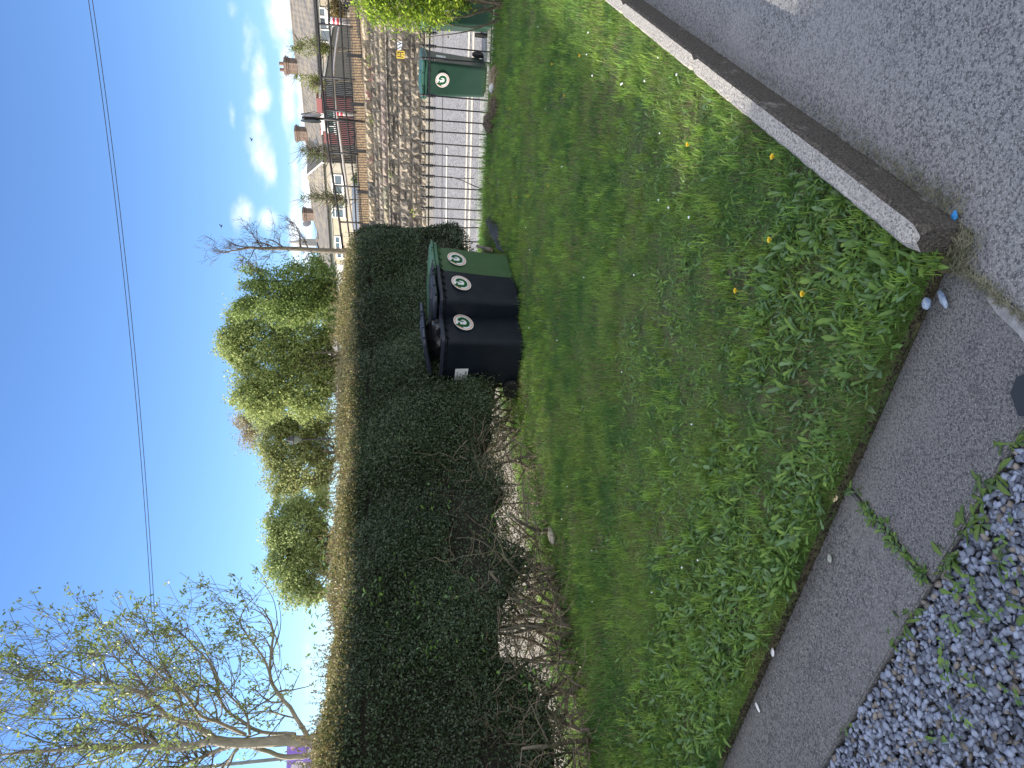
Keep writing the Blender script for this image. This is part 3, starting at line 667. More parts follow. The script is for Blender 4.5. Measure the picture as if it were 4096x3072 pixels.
# stems : groups of crooked trunks rising from the foot, thin dead twigs
st = MB(); tw = MB(); rr = random.Random(3)
def crook(p, d, L, r0, r1, n=6, wob=.18, up=.0):
    pts = [Vector(p)]; d = Vector(d).normalized(); rs = [r0]
    for i in range(n):
        d = (d + Vector((rr.gauss(0, wob), rr.gauss(0, wob), rr.gauss(0, wob*.6)+up))).normalized()
        pts.append(pts[-1] + d*L/n); rs.append(r0+(r1-r0)*(i+1)/n)
    return pts, rs
O = HP(0, .5, 0)
s = -6.6
while s < S1-.1:
    thin = -1.75 < s < -.1
    for k in range(rr.randint(1, 3) if thin else rr.randint(2, 5)):
        q = rr.uniform(.12, .75) if s < -.4 else rr.uniform(.45, .85); p = HP(s+rr.gauss(0, .06), q, -.02) - O
        d = Vector((hd.x*rr.gauss(0, .5)+hn.x*rr.gauss(-.12, .3), hd.y*rr.gauss(0, .5)+hn.y*rr.gauss(-.12, .3), 1))
        r0 = rr.uniform(.010, .024); pts, rs = crook(p, d, rr.uniform(.6, .95), r0, r0*.5); st.tube(pts, rs, 6)
        for b_ in range(rr.randint(3, 6)):
            i = rr.randint(1, len(pts)-1); dd = Vector((rr.gauss(0, 1), rr.gauss(0, 1), rr.uniform(-.1, .9)))
            pp, rs2 = crook(pts[i], dd, rr.uniform(.25, .6), rs[i]*.55, .002, 6, .3); st.tube(pp, rs2, 4)
            for c_ in range(rr.randint(1, 4)):
                j = rr.randint(1, len(pp)-1); p3, r3 = crook(pp[j], (rr.gauss(0, 1), rr.gauss(0, 1), rr.gauss(.1, .8)), rr.uniform(.12, .35), .0032, .0012, 5, .35); tw.tube(p3, r3, 3, caps=False)
    s += rr.uniform(.3, .5) if thin else rr.uniform(.10, .26) if s < 1.5 else rr.uniform(.2, .4)
for i in range(1100):      # bare twigs sticking out of the lower face
    s = rr.uniform(-6, -.45); z = abs(rr.gauss(.45, .28)); q = rr.uniform(-.03, .3)
    pp, rs2 = crook(HP(s, q, z) - O, (-hn.x+rr.gauss(0, 1), -hn.y+rr.gauss(0, 1), rr.gauss(.1, .8)), rr.uniform(.12, .45), rr.uniform(.002, .005), .0012, 6, .3); tw.tube(pp, rs2, 3, caps=False)
for i in range(560):      # fine dead brush filling the bare base
    s = rr.uniform(-6.2, .35); q = rr.uniform(.1, 1.0)
    pp, rs2 = crook(HP(s, q, rr.uniform(0, .35)) - O, (rr.gauss(0, 1), rr.gauss(0, 1), rr.gauss(.6, .7)), rr.uniform(.2, .5), rr.uniform(.002, .005), .0012, 6, .3); tw.tube(pp, rs2, 3, caps=False)
st.build('stem', M_bark, hedge, smooth=True).name = 'stems'
tw.build('dead_twigs', M_twig, hedge)
# bramble and privet shoots with larger leaves growing through the hedge
br = []
for (v, y, dz, nlf, sz) in ((1790, 2390, .1, 26, .045), (1640, 2460, .0, 22, .05), (1850, 2560, .1, 30, .04), (2260, 2560, 0, 14, .045), (2160, 2700, 0, 26, .04), (1490, 2440, 0, 10, .05), (1690, 2620, .0, 26, .045), (1560, 2340, 0, 16, .045), (1980, 2080, 0, 20, .035), (2010, 2200, 0, 16, .035), (1760, 1990, 0, 18, .035), (2110, 2450, 0, 18, .045), (1500, 2400, 0, 10, .045)):
    r_ = ray(v, y); tq = ((HL0 - hn*.06).dot(hn))/(r_.dot(hn)); p = Vector((r_.x*tq, r_.y*tq, H+r_.z*tq))
    br.append(rng.normal(0, 1, (nlf, 3))*np.array([.10, .06, .13]) + np.array(p)[None] - hn_np if False else rng.normal(0, 1, (nlf, 3))*np.array([.09, .05, .12]) + np.array(p)[None])
for (v, y) in ((1290, 2370), (1270, 2440), (1262, 2490), (1275, 2620), (1300, 2180), (1325, 2080), (1290, 2240)):
    r_ = ray(v, y); tq = ((HL0 + hn*.45).dot(hn))/(r_.dot(hn)); p = Vector((r_.x*tq, r_.y*tq, H+r_.z*tq)); br.append(rng.normal(0, 1, (7, 3))*np.array([.05, .05, .04]) + np.array(p)[None])
BB = np.concatenate(br); n = len(BB)
o = leaves('intruding_leaves', BB, rng.uniform(0, 6.28, n), rng.uniform(.04, .075, n), rng.uniform(.022, .036, n), rng.uniform(-.3, .9, n), rng.uniform(.1, .9, n), leaf_cols(n, 1.1), np.where(rng.random(n) < .5, 0, 2), z=1)
o.parent = hedge; o.matrix_parent_inverse = hedge.matrix_world.inverted(); o.location = -Vector(hedge.location); o.matrix_parent_inverse = Matrix.Identity(4)

# ------------------------------------------------------------------ wheelie bins
def rrect(w, d, r, z, n=4, dy=0.0):
    pts = []
    for cxx, cyy, a0 in ((w/2-r, -d/2+r, -90), (w/2-r, d/2-r, 0), (-w/2+r, d/2-r, 90), (-w/2+r, -d/2+r, 180)):
        for k in range(n+1):
            a = R(a0+90*k/n); pts.append((cxx+r*math.cos(a), cyy+r*math.sin(a)+dy, z))
    return pts
M_white = mat('sticker_white', (.74, .76, .78), rough=.4); M_orange = mat('sticker_orange', (.75, .26, .08), rough=.4); M_lgreen = mat('logo_green', (.01, .09, .03), rough=.4)
M_ink = mat('ink', (.03, .03, .03), rough=.5); M_rubber = mat('rubber', (.018, .018, .018), rough=.85)
def text_mesh(txt, size, mb_mat, extr=0.0, align='CENTER'):
    cu = bpy.data.curves.new('txt', 'FONT'); cu.body = txt; cu.size = size; cu.extrude = extr; cu.align_x = align; cu.align_y = 'CENTER'; cu.resolution_u = 2
    ob = bpy.data.objects.new('txt', cu); COL.objects.link(ob); bpy.context.view_layer.update()
    me = bpy.data.meshes.new_from_object(ob.evaluated_get(bpy.context.evaluated_depsgraph_get()))
    vs = [v.co.copy() for v in me.vertices]; fs = [tuple(p.vertices) for p in me.polygons]
    bpy.data.objects.remove(ob); bpy.data.curves.remove(cu); bpy.data.meshes.remove(me); return vs, fs
def plane_xf(o, u, v_):   # 2D (x,y) -> world with out-of-plane z
    nrm = Vector(u).cross(Vector(v_)); o = Vector(o); u = Vector(u); v_ = Vector(v_)
    return lambda p: o + u*p[0] + v_*p[1] + nrm*(p[2] if len(p) > 2 else 0)
def badge(parent, xf, rad):
    b = MB(); n = 40
    disc = lambda r, z: [xf((r*math.cos(2*math.pi*k/n), r*math.sin(2*math.pi*k/n), z)) for k in range(n)]
    def ring(r0, r1, z, mi):
        a, c = disc(r0, z), disc(r1, z); b.add(a+c, [(k, n+k, n+(k+1) % n, (k+1) % n) for k in range(n)], mi)
    b.add(disc(rad, .001), [tuple(range(n))], 0); ring(rad*.83, rad*.90, .0022, 1)
    # circular arrow: hook from the centre, round the right side and bottom, up the left to an arrow head
    ang = [R(x) for x in np.linspace(62, -205, 30)]; ri, ro = .31*rad, .62*rad; z = .0022
    vs = [xf((ro*math.cos(a), ro*math.sin(a), z)) for a in ang] + [xf((ri*math.cos(a), ri*math.sin(a), z)) for a in ang]
    b.add(vs, [(i+1, i, 30+i, 31+i) for i in range(29)], 2)
    a = ang[0]; po = (ro*math.cos(a), ro*math.sin(a)); pi_ = (ri*math.cos(a), ri*math.sin(a))
    b.add([xf((po[0], po[1], z)), xf((po[0]-.20*rad, po[1]+.03*rad, z)), xf((-.02*rad, .05*rad, z)), xf((.13*rad, -.04*rad, z)), xf((pi_[0], pi_[1], z))], [(0, 1, 2, 3, 4)], 2)
    a = ang[-1]; cxm = .48*rad*math.cos(a); cym = .48*rad*math.sin(a)
    b.add([xf((x*rad, y*rad, .0026)) for x, y in ((-.80, .10), (-.52, .86), (-.34, .62), (-.02, .46), (-.20, .34), (-.36, .40), (-.30, .14))], [(6, 5, 4, 3, 2, 1, 0)], 2)
    b.build('badge', [M_white, M_orange, M_lgreen], parent)
    # tiny lettering along the lower edge of the ring
    t = MB(); wd = "Greyhound.ie"
    for i, ch in enumerate(wd):
        aa_ = R(-128 + i*9.2); vs, fs = text_mesh(ch, rad*.15, None); c, s_ = math.cos(aa_+math.pi/2), math.sin(aa_+math.pi/2)
        if not fs: continue
        t.add([xf((rad*.72*math.cos(aa_)+v.x*c-v.y*s_, rad*.72*math.sin(aa_)+v.x*s_+v.y*c, .0024)) for v in vs], fs)
    t.build('badge_lettering', M_ink, parent)
def label_sheet(parent, xf, w_, h_):
    b = MB()
    q = lambda x0, y0, x1, y1, z, mi: b.add([xf((x0, y0, z)), xf((x1, y0, z)), xf((x1, y1, z)), xf((x0, y1, z))], [(0, 1, 2, 3)], mi)
    q(-w_/2, -h_/2, w_/2, h_/2, .001, 0); rr = random.Random(5)
    x = -w_*.1
    while x < w_*.25: d = rr.uniform(.002, .005); q(x, -h_*.38, x+d, -h_*.26, .002, 1); x += d+rr.uniform(.002, .004)
    for yy, L in ((.34, .66), (.29, .62), (.22, .34), (.02, .1), (-.1, .3), (-.14, .22)): q(-w_*.38, h_*yy, -w_*.38+w_*L, h_*(yy+.018), .002, 1)
    b.build('paper_label', [M_white, M_ink], parent)
def make_bin(loc, rz, label, m_body, m_lid, lid_open=0.0, sticker=None, tilt=0, bag=False, sc_=.97, left_label=False, right_label=False, wid=1.0):
    t = empty('wheelie_bin', loc, rz, label, 'bin', None); t.scale = (sc_*wid, sc_*wid, sc_)
    t.rotation_euler = (R(tilt), 0, rz)
    b = MB(); secs = [rrect(.45, .50, .035, .03, dy=-.035), rrect(.47, .52, .05, .05, dy=-.035), rrect(.50, .575, .05, .40, dy=-.02), rrect(.535, .64, .045, .80, dy=-.01), rrect(.55, .665, .04, .93, dy=0), rrect(.56, .69, .035, .945), rrect(.555, .685, .035, .985)]
    inner = [rrect(.52, .645, .03, .984), rrect(.50, .62, .03, .90)]
    b.loft(secs + inner, cap=True); b.build('body', m_body, t, smooth=False)
    b = MB(); b.loft([rrect(.585, .735, .035, .962, dy=0), rrect(.60, .75, .04, .97), rrect(.60, .75, .04, 1.0), rrect(.585, .735, .035, 1.008), rrect(.535, .675, .03, 1.008), rrect(.53, .67, .03, .962)], cap=False)
    n = 20; 
    for k in range(-2, 3):   # ribs below the collar, front
        x = k*.115; b.add([(x-.006, -.335, .962), (x+.006, -.335, .962), (x+.006, -.375, .962), (x-.006, -.375, .962), (x, -.333, .905)], [(0, 1, 2, 3), (0, 4, 1), (1, 4, 2), (2, 4, 3), (3, 4, 0)])
    for sx in (-1, 1):
        for k in range(-2, 3):
            y = k*.12; b.add([(sx*.272, y-.006, .962), (sx*.272, y+.006, .962), (sx*.298, y+.006, .962), (sx*.298, y-.006, .962), (sx*.272, y, .912)], [(3, 2, 1, 0), (1, 4, 0), (2, 4, 1), (3, 4, 2), (0, 4, 3)] if sx > 0 else [(0, 1, 2, 3), (0, 4, 1), (1, 4, 2), (2, 4, 3), (3, 4, 0)])
    b.build('rim', m_lid, t)
    # lid pivots at the back
    ld = empty('lid_pivot', (0, .365, 1.0)); 
    b = MB(); yo = -.365
    b.loft([rrect(.60, .76, .045, .008, dy=yo), rrect(.61, .77, .05, .018, dy=yo), rrect(.605, .765, .05, .036, dy=yo), rrect(.585, .735, .05, .040, dy=yo), rrect(.575, .70, .05, .052, dy=yo+.01), rrect(.55, .60, .05, .056, dy=yo+.03), rrect(.40, .44, .06, .058, dy=yo+.05), rrect(.10, .1, .04, .060, dy=yo+.05)], cap=True)
    # front lip, raised middle boss and two grip recess hoods
    b.loft([[( x, yo-.35, .03) for x in (-.10, .10)] + [(.12, yo-.22, .062), (-.12, yo-.22, .062)], [(-.085, yo-.345, .062), (.085, yo-.345, .062), (.10, yo-.24, .082), (-.10, yo-.24, .082)]])
    for sx in (-1, 1):
        b.box((sx*.205, yo-.375, .026), (.13, .06, .022)); b.box((sx*.10, yo-.37, .03), (.014, .05, .03))
    rot = Matrix.Rotation(R(-lid_open), 3, 'X'); piv = Vector((0, .365, 1.004))
    b.v = [tuple(rot @ Vector(p) + piv) for p in b.v]; bpy.data.objects.remove(ld)
    lid = b.build('lid', m_lid, t)
    b = MB(); b.tube([(-.22, .40, .985), (.22, .40, .985)], .016, 8)
    for x in (-.22, -.08, .08, .22): b.box((x, .378, .985), (.02, .06, .04))
    b.build('handle', m_lid, t, smooth=False)
    b = MB(); b.tube([(-.27, .27, .10), (.27, .27, .10)], .011, 8)
    for sx in (-1, 1): b.box((sx*.20, .235, .15), (.05, .10, .12))
    b.build('axle', M_iron, t)
    for sx in (-1, 1):
        b = MB(); pr = [(.045, -.022), (.098, -.026), (.104, -.016), (.104, .016), (.098, .026), (.045, .022)]
        b.loft([[Vector((sx*.275+z, .27+r*math.cos(a), .104+r*math.sin(a))) for r, z in pr] for a in [2*math.pi*k/24 for k in range(25)]], cap=False)
        wh = b.build('wheel', M_rubber, t, smooth=False)
        b = MB(); b.tube([(sx*.275-.012, .27, .104), (sx*.275+.018*sx+.0, .27, .104)], .05, 16)
        for k in range(5):
            a = 2*math.pi*k/5; b.box((sx*.292, .27+.05*math.cos(a), .104+.05*math.sin(a)), (.008, .012, .05), Matrix.Rotation(a, 3, 'X'))
        b.build('wheel_hub', M_rubber, wh)
    ta = math.atan2(.012, .15)*.55
    xf = plane_xf((0.01, -.3435, .725), (1, 0, 0), Vector((0, -.16, 1)).normalized()); badge(t, xf, .112 if wid == 1.0 else .122)
    if left_label: label_sheet(t, plane_xf((-.2695, .08, .74), Vector((0, -1, 0)), Vector((-.035, 0, 1)).normalized()), .15, .155)
    if right_label: label_sheet(t, plane_xf((.2695, .0, .74), Vector((0, 1, 0)), Vector((.035, 0, 1)).normalized()), .12, .15)
    return t
M_bblack = mat('bin_black', (.004, .007, .014), (.008, .012, .020), 6, rough=.48, bump=.15, bscale=120, c3=(.05, .048, .044), s3=22, lo3=.66, hi3=.9, spec=.35)
M_blid = mat('bin_black_lid', (.014, .019, .032), (.022, .027, .042), 6, rough=.42, bump=.1, bscale=90)
M_bgreen = mat('bin_green', (.036, .085, .034), (.05, .10, .042), 5, rough=.45, bump=.12, bscale=120, c3=(.10, .13, .09), s3=18, lo3=.62, hi3=.85)
M_bglid = mat('bin_green_lid', (.05, .125, .08), (.065, .145, .09), 6, rough=.42, bump=.1, bscale=90)
M_sgreen = mat('street_bin_green', (.008, .038, .024), (.014, .048, .03), 5, rough=.4, bump=.12, bscale=120)
M_sglid = mat('street_bin_lid', (.02, .08, .055), (.03, .095, .065), 6, rough=.35)
FR = Vector((.745, -.667, 0))          # the way the bins face
RZ = math.atan2(-FR.x, FR.y)+math.pi
RZ = math.atan2(FR.x, -FR.y)
def bin_at(corner, dx=-.225, dy=-.285, sc_=.97*1.22):
    # world position of the origin when the local (dx,dy) foot corner sits at `corner`
    c, s_ = math.cos(RZ), math.sin(RZ); return Vector((corner.x - (dx*c-dy*s_)*sc_, corner.y - (dx*s_+dy*c)*sc_, 0))
bins = []
for (v, y, lab, mb_, ml_, op, ll) in (
    (2107, 1372, 'nearest black wheelie bin, lid propped open over a full bag, paper label on its side', M_bblack, M_blid, 13.5, True),
    (2092, 1212, 'middle black wheelie bin of the three by the hedge, lid shut', M_bblack, M_blid, 2, False),
    (2062, 1112, 'green wheelie bin at the far end of the three by the hedge', M_bgreen, M_bglid, 0, False)):
    c = G(v, y, 0.0); bins.append(make_bin(bin_at(c), RZ, lab, mb_, ml_, op, left_label=ll, tilt=0, wid=1.22)); print('bin', bins[-1].location)
# rubbish bag bulging out of the open bin
def crumple(name, size, parent, m, seed, amp=.25, sub=3, label=None, cat=None):
    bm = bmesh.new(); bmesh.ops.create_icosphere(bm, subdivisions=sub, radius=1); r = random.Random(seed)
    ph = [(Vector((r.gauss(0, 1), r.gauss(0, 1), r.gauss(0, 1)))*r.uniform(1.5, 5), r.uniform(0, 6)) for _ in range(9)]
    for v in bm.verts:
        k = sum(abs(math.sin(v.co.dot(a)+b_)) for a, b_ in ph)/9; v.co = Vector((v.co.x*size[0], v.co.y*size[1], v.co.z*size[2]))*(1-amp+2*amp*k+r.uniform(-.03, .03))
    me = bpy.data.meshes.new(name); bm.to_mesh(me); bm.free(); me.materials.append(m); o = bpy.data.objects.new(name, me); COL.objects.link(o)
    if parent: o.parent = parent
    if label: tag(o, label, cat)
    return o
b0 = bins[0]; cR, sR = math.cos(RZ), math.sin(RZ)
bag = crumple('rubbish_bag', (.20, .23, .16), None, mat('bag_plastic', (.012, .012, .014), rough=.28), 4, amp=.32, label='black plastic rubbish bag bulging under the propped lid of the nearest bin', cat='rubbish bag')
bag.location = b0.location + Vector((.03*cR+.13*sR, .03*sR-.13*cR, .97)); bag.rotation_euler = (0, 0, RZ)
b = MB(); 
for k in range(5): b.tube([(.04+.01*k, -.19+.01*k, .03), (.05+.02*k, -.235, .07-.03*k), (.03+.03*k, -.25, .01-.04*k)], [.012, .008, .002], 5)
b.build('knot', bag.data.materials[0], bag)
# street bins, outside the railing
cS = D(1940, 238, 11.35)
zS = st_z(tn(cS)[0], prof(NR+.5)); fr = Vector((-.63, -.777, 0)); rzS = math.atan2(fr.x, -fr.y)
pS = D(1800, 300, 11.75); pS.z = -.10
sb = make_bin(pS, rzS, 'green wheelie bin standing outside the railing with a round recycling badge', M_sgreen, M_sglid, 0, right_label=True, sc_=1.0)
pS2 = D(1800, 40, 10.95); pS2.z = -.07
sb2 = make_bin(pS2, rzS+.35, 'green wheelie bin mostly hidden behind the bright laurel bush', M_sgreen, M_sglid, 0, sc_=1.0)
print('street bin', pS, 'n', tn(pS)[1]-NR, zS)
# ------------------------------------------------------------------ iron railing between lawn and pavement
rail = empty('iron_railing', S(TR, NR, 0), -ANG, 'black iron railing with spear tops and one bent bar between lawn and street', 'railing')
def rl(t, z, n=0.0):  # local to railing empty (x along +e1)
    return Vector((t-TR, n, z))
def rz_at(t): return ZR + .030*(t-TR)
b = MB(); tl, tr_ = TR-1.9, TR+3.6
b.box(((tl+tr_)/2-TR, 0, rz_at((tl+tr_)/2)), (tr_-tl, .035, .02), Matrix.Rotation(-math.atan(.030), 3, 'Y')); b.build('top_rail', M_iron, rail)
b = MB(); b.box(((tl+tr_)/2-TR, 0, .02), (tr_-tl, .035, .012), Matrix.Rotation(-math.atan(.030), 3, 'Y')); b.build('bottom_rail', M_iron, rail)
def y_to_t(y, v=1716):
    q = ray(v, y); k = NR/(q.x*e2.x+q.y*e2.y); return Vector((q.x*k, q.y*k, 0)).dot(e1)
bar_ys = [1100/1, ]
bar_ys = [130, 184, 234, 382, 431, 480, 525, 573, 617, 662, 704, 749, 788, 832, 870, 913, 960, 1005]
for i, y in enumerate(bar_ys):
    t = y_to_t(y); zt = rz_at(t); x = t-TR; lean = random.Random(i).uniform(-.012, .012) + (.035 if y == 913 else 0)
    b = MB(); zb = .0 + .03*(x)
    if y == 130: b.tube([(x, 0, zt-.12), (x, 0, zt+.02)], .0075, 6)
    elif y == 704:
        b.tube([(x, 0, zt), (x-.01, 0, zt-.45), (x+.0, 0, .17)], .0075, 6)
        b.tube([(x, 0, zt-.05), (x-.0, 0, zt-.35), (x-.035, .01, zt-.5), (x-.12, .015, zt-.72), (x-.17, .015, zt-.88)], .008, 6)
    elif y in (384,): pass
    else: b.tube([(x, 0, zt), (x+lean, 0, zb)], .0115, 6)
    if 730 < y < 880 or y == 662: b.lathe([(.008, .03), (.02, .04), (.013, .055), (.022, .07), (.013, .085), (.008, .095)], (x+lean, 0, zb+.02), 8)
    bar = b.build('bar', M_iron, rail)
    f = MB(); sh = y in (832+38, 832)
    if y not in (870,):
        f.lathe([(.011, -.095), (.027, -.08), (.016, -.06), (.030, -.045), (.016, -.03), (.027, -.018), (.016, -.006), (.016, .006), (.027, .016), (.017, .03), (.025, .045), (.015, .06), (.013, .075), (.021, .09), (.017, .11), (.004, .15)], (x, 0, zt), 8)
    else: f.lathe([(.008, -.02), (.009, .05), (.013, .08), (.009, .105), (.002, .15)], (x, 0, zt), 8)
    f.build('finial', M_iron, bar)
tag(slab('railing_plinth', [S(tl-.4, NR-.02, 0), S(tr_+.5, NR-.02, 0), S(tr_+.5, NR+.10, 0), S(tl-.4, NR+.10, 0)], -.45, -.03, M_pave), kind='structure')

# ------------------------------------------------------------------ stone wall
wall = empty('stone_wall', S(TW, NW, ZW), -ANG, 'long rubble stone retaining wall with coping across the road', 'wall')
def stcol(r):
    k = r.random(); c = (.34, .30, .24) if k < .45 else (.25, .225, .19) if k < .75 else (.42, .37, .30) if k < .93 else (.22, .19, .17); m_ = r.uniform(.75, 1.2); return tuple(x*m_ for x in c)
M_stonew = mat('wall_stone', (.42, .43, .46), (1.15, 1.13, 1.10), 11, lo=.36, hi=.66, rough=.9, attr=True, bump=1.0, bscale=14, bdist=.05, spec=.2)
rr = random.Random(11); b = MB()
def rock(x0, x1, z0, z1, dep, r, col, nx=None, nz=None, amp=.05):
    """one rock-faced stone; front towards -y"""
    nx = nx or max(3, int((x1-x0)/.06)); nz = nz or max(3, int((z1-z0)/.055)); vs = []
    for i in range(nx+1):
        for j in range(nz+1):
            e = (i in (0, nx)) or (j in (0, nz))
            x = x0+(x1-x0)*i/nx; z = z0+(z1-z0)*j/nz
            y = -dep*.2 if e else -dep*r.uniform(.1, 1.0) - amp*r.random()
            if not e: x += r.uniform(-.02, .02); z += r.uniform(-.015, .015)
            else: x += r.uniform(-.006, .006); z += r.uniform(-.006, .006)
            vs.append((x, y, z + SL*x))
    w_ = nz+1; fs = [(i*w_+j, (i+1)*w_+j, (i+1)*w_+j+1, i*w_+j+1) for i in range(nx) for j in range(nz)]
    n0 = len(vs); ring = [i*w_ for i in range(nx+1)] + [nx*w_+j for j in range(1, nz+1)] + [i*w_+nz for i in range(nx-1, -1, -1)] + [j for j in range(nz-1, 0, -1)]
    back = [(vs[k][0], .05, vs[k][2]) for k in ring]; L_ = len(ring)
    fs += [(ring[k], n0+k, n0+(k+1) % L_, ring[(k+1) % L_]) for k in range(L_)]
    b.add(vs+back, fs, 0, col)
X0, X1_ = -26, 12
z = .0
courses = []
while z < WH-.52: h = rr.uniform(.13, .32); h = min(h, WH-.50-z) if z+h > WH-.56 else h; courses.append((z, h)); z += h
for z0, h in courses:
    x = X0
    while x < X1_:
        L = rr.uniform(.2, .75); fine = -6 < x < 6
        if h > .2 and rr.random() < .4:
            m_ = h*rr.uniform(.4, .6)
            x2 = x
            while x2 < x+L-.1: l2 = min(rr.uniform(.15, .4), x+L-x2); rock(x2+.008, x2+l2-.008, z0+.006, z0+m_-.006, .07, rr, stcol(rr)); x2 += l2
            L = x2-x; rock(x+.008, x+L-.008, z0+m_+.006, z0+h-.006, .09, rr, stcol(rr))
        else: rock(x+.008, x+L-.008, z0+.006, z0+h-.006, .09, rr, stcol(rr))
        x += L
# string course, rubble band, coping
x = X0
while x < X1_: L = rr.uniform(.5, 1.1); rock(x+.004, x+L-.004, WH-.49, WH-.375, .07, rr, (.40*rr.uniform(.85, 1.1), .35*rr.uniform(.85, 1.1), .27), nz=2, amp=.012); x += L
for z0 in (WH-.37, WH-.265):
    x = X0
    while x < X1_: L = rr.uniform(.1, .4); rock(x+.006, x+L-.006, z0+.005, z0+.10, .04, rr, stcol(rr), nz=2, amp=.03); x += L
x = X0
while x < X1_:
    L = rr.uniform(.35, .8); c_ = rr.uniform(.85, 1.1); col = (.44*c_, .37*c_, .27*c_)
    if rr.random() < .12: col = (.2, .19, .17)
    rock(x+.004, x+L-.004, WH-.16, WH, .09, rr, col, nz=3, amp=.025)
    b.add([(x+.004, -.03, WH+SL*x), (x+L-.004, -.03, WH+SL*(x+L)), (x+L-.004, .3, WH+.01+SL*(x+L)), (x+.004, .3, WH+.01+SL*x)], [(0, 1, 2, 3)], 0, col); x += L
b.build('stonework', M_stonew, wall, colors=True)
b = MB(); b.add([(X0, .0, -.4+SL*X0), (X1_, .0, -.4+SL*X1_), (X1_, .0, WH-.02+SL*X1_), (X0, .0, WH-.02+SL*X0), (X0, .3, -.4+SL*X0), (X1_, .3, -.4+SL*X1_), (X1_, .3, WH-.02+SL*X1_), (X0, .3, WH-.02+SL*X0)], [(0, 1, 2, 3), (7, 6, 5, 4), (3, 2, 6, 7), (0, 4, 5, 1), (0, 3, 7, 4), (1, 5, 6, 2)])
b.build('mortar', mat('mortar', (.34, .31, .27), (.24, .22, .19), 10, bump=.6), wall)
# plates fixed to the wall
def wall_pt(v, y, off=.13):
    q = ray(v, y); k = (NW-off)/(q.x*e2.x+q.y*e2.y); p = Vector((q.x*k, q.y*k, H+q.z*k)); return p
up = Vector((0, 0, 1))
def plate(name, v0, v1, y0, y1, m, label, cat, rad=.02):
    c = wall_pt((v0+v1)/2, (y0+y1)/2); w_ = (wall_pt(v0, y0)-wall_pt(v0, y1)).length; h_ = abs(wall_pt(v0, y0).z-wall_pt(v1, y0).z)
    o = empty(name, c, -ANG, label, cat); mb = MB()
    pts = [(p[0], p[1]) for p in rrect(w_, h_, rad, 0)]
    mb.loft([[(x, 0, z) for x, z in pts], [(x, -.012, z) for x, z in pts]]); mb.build('plate', m, o); return o, w_, h_
M_hyd = mat('plate_yellow', (.85, .60, .07), (.75, .52, .07), 8, rough=.5)
hy, w_, h_ = plate('hydrant_sign', 1586, 1618, 203, 234, M_hyd, 'yellow hydrant plate with a black H fixed to the stone wall', 'sign')
b = MB(); F3 = lambda x0, z0, x1, z1, y=-.015: b.add([(x0, y, z0), (x1, y, z0), (x1, y, z1), (x0, y, z1)], [(0, 1, 2, 3)])
F3(-w_*.36, -h_*.38, -w_*.26, h_*.38); F3(w_*.24, -h_*.38, w_*.36, h_*.38); F3(-w_*.26, -h_*.02, w_*.24, h_*.08); 
vs, fs = text_mesh("2", .09, None); b.add([(v.x, -.015, v.y-h_*.28) for v in vs], fs)
vs, fs = text_mesh("100", .085, None); b.add([(v.x, -.015, v.y+h_*.30) for v in vs], fs)
b.build('lettering', M_ink, hy)
sv, w_, h_ = plate('valve_sign', 1589, 1608, 165, 199, M_white, 'white plate lettered SV fixed to the stone wall', 'sign', .004)
b = MB(); vs, fs = text_mesh("SV", .17, None); b.add([(v.x, -.015, v.y) for v in vs], fs); b.build('lettering', M_ink, sv)
# tufts of wall plants
def wall_plants():
    Bp, C_ = [], []
    for (v, y, n, s_, c) in ((1478, 385, 26, .06, (.30, .12, .13)), (1486, 300, 22, .06, (.28, .12, .12)), (1476, 240, 20, .05, (.25, .30, .08)), (1652, 858, 16, .05, (.35, .42, .08)), (1480, 640, 16, .05, (.3, .14, .15)), (1484, 480, 24, .06, (.18, .2, .06)), (1560, 700, 8, .04, (.2, .26, .06))):
        p = np.array(wall_pt(v, y, .17)); Bp.append(p[None] + rng.normal(0, s_, (n, 3))*np.array([1.4, .3, .6])); C_.append(np.tile(np.array(c), (n, 1))*rng.uniform(.6, 1.3, (n, 1)))
    P = np.concatenate(Bp); V, Q, C = card_leaves(len(P), P, .06, .6, np.concatenate(C_)); return np_mesh('wall_plants', V, Q, None, M_leaf, C)
tag(wall_plants(), kind='stuff')

# ------------------------------------------------------------------ fence along the top of the wall
fence = empty('wall_top_fence', S(TW, NW+.42, ZW+WH), -ANG, 'low black bar fence standing along the top of the stone wall', 'fence')
def fpt(v, y, n_=None):
    nn = NW+.42 if n_ is None else n_
    q = ray(v, y); k = nn/(q.x*e2.x+q.y*e2.y); p = Vector((q.x*k, q.y*k, H+q.z*k)); return p
def floc(p): d = p - S(TW, NW+.42, ZW+WH); return Vector((d.dot(e1), d.dot(e2), d.z))
ytop, ybot = [(0, 1380), (150, 1388), (300, 1399), (450, 1411), (600, 1424), (750, 1434), (900, 1447)], [(0, 1434), (150, 1446), (300, 1457), (450, 1464), (600, 1473), (750, 1483), (900, 1492)]
yi = lambda tab, y: float(np.interp(y, [a for a, _ in tab], [c for _, c in tab]))
b = MB(); b.tube([floc(fpt(yi(ybot, y)-4, y)) for y in range(-60, 1000, 60)], .010, 4); b.build('rail', M_iron, fence)
b = MB(); b.tube([floc(fpt(yi(ytop, y)+3, y)) for y in range(-60, 1000, 60)], .010, 4); b.build('rail', M_iron, fence)
posts_y = [15, 223, 417, 605, 769, 900]
y = 2.0; first = True; proto = None
while y < 985:
    if min(abs(y-p) for p in posts_y) > 5:
        pt, pb = floc(fpt(yi(ytop, y)-12, y)), floc(fpt(yi(ybot, y), y))
        b = MB(); b.tube([pb, pt], .008, 4); b.build('bar', M_iron, fence)
    y += 11.6 - .0024*y
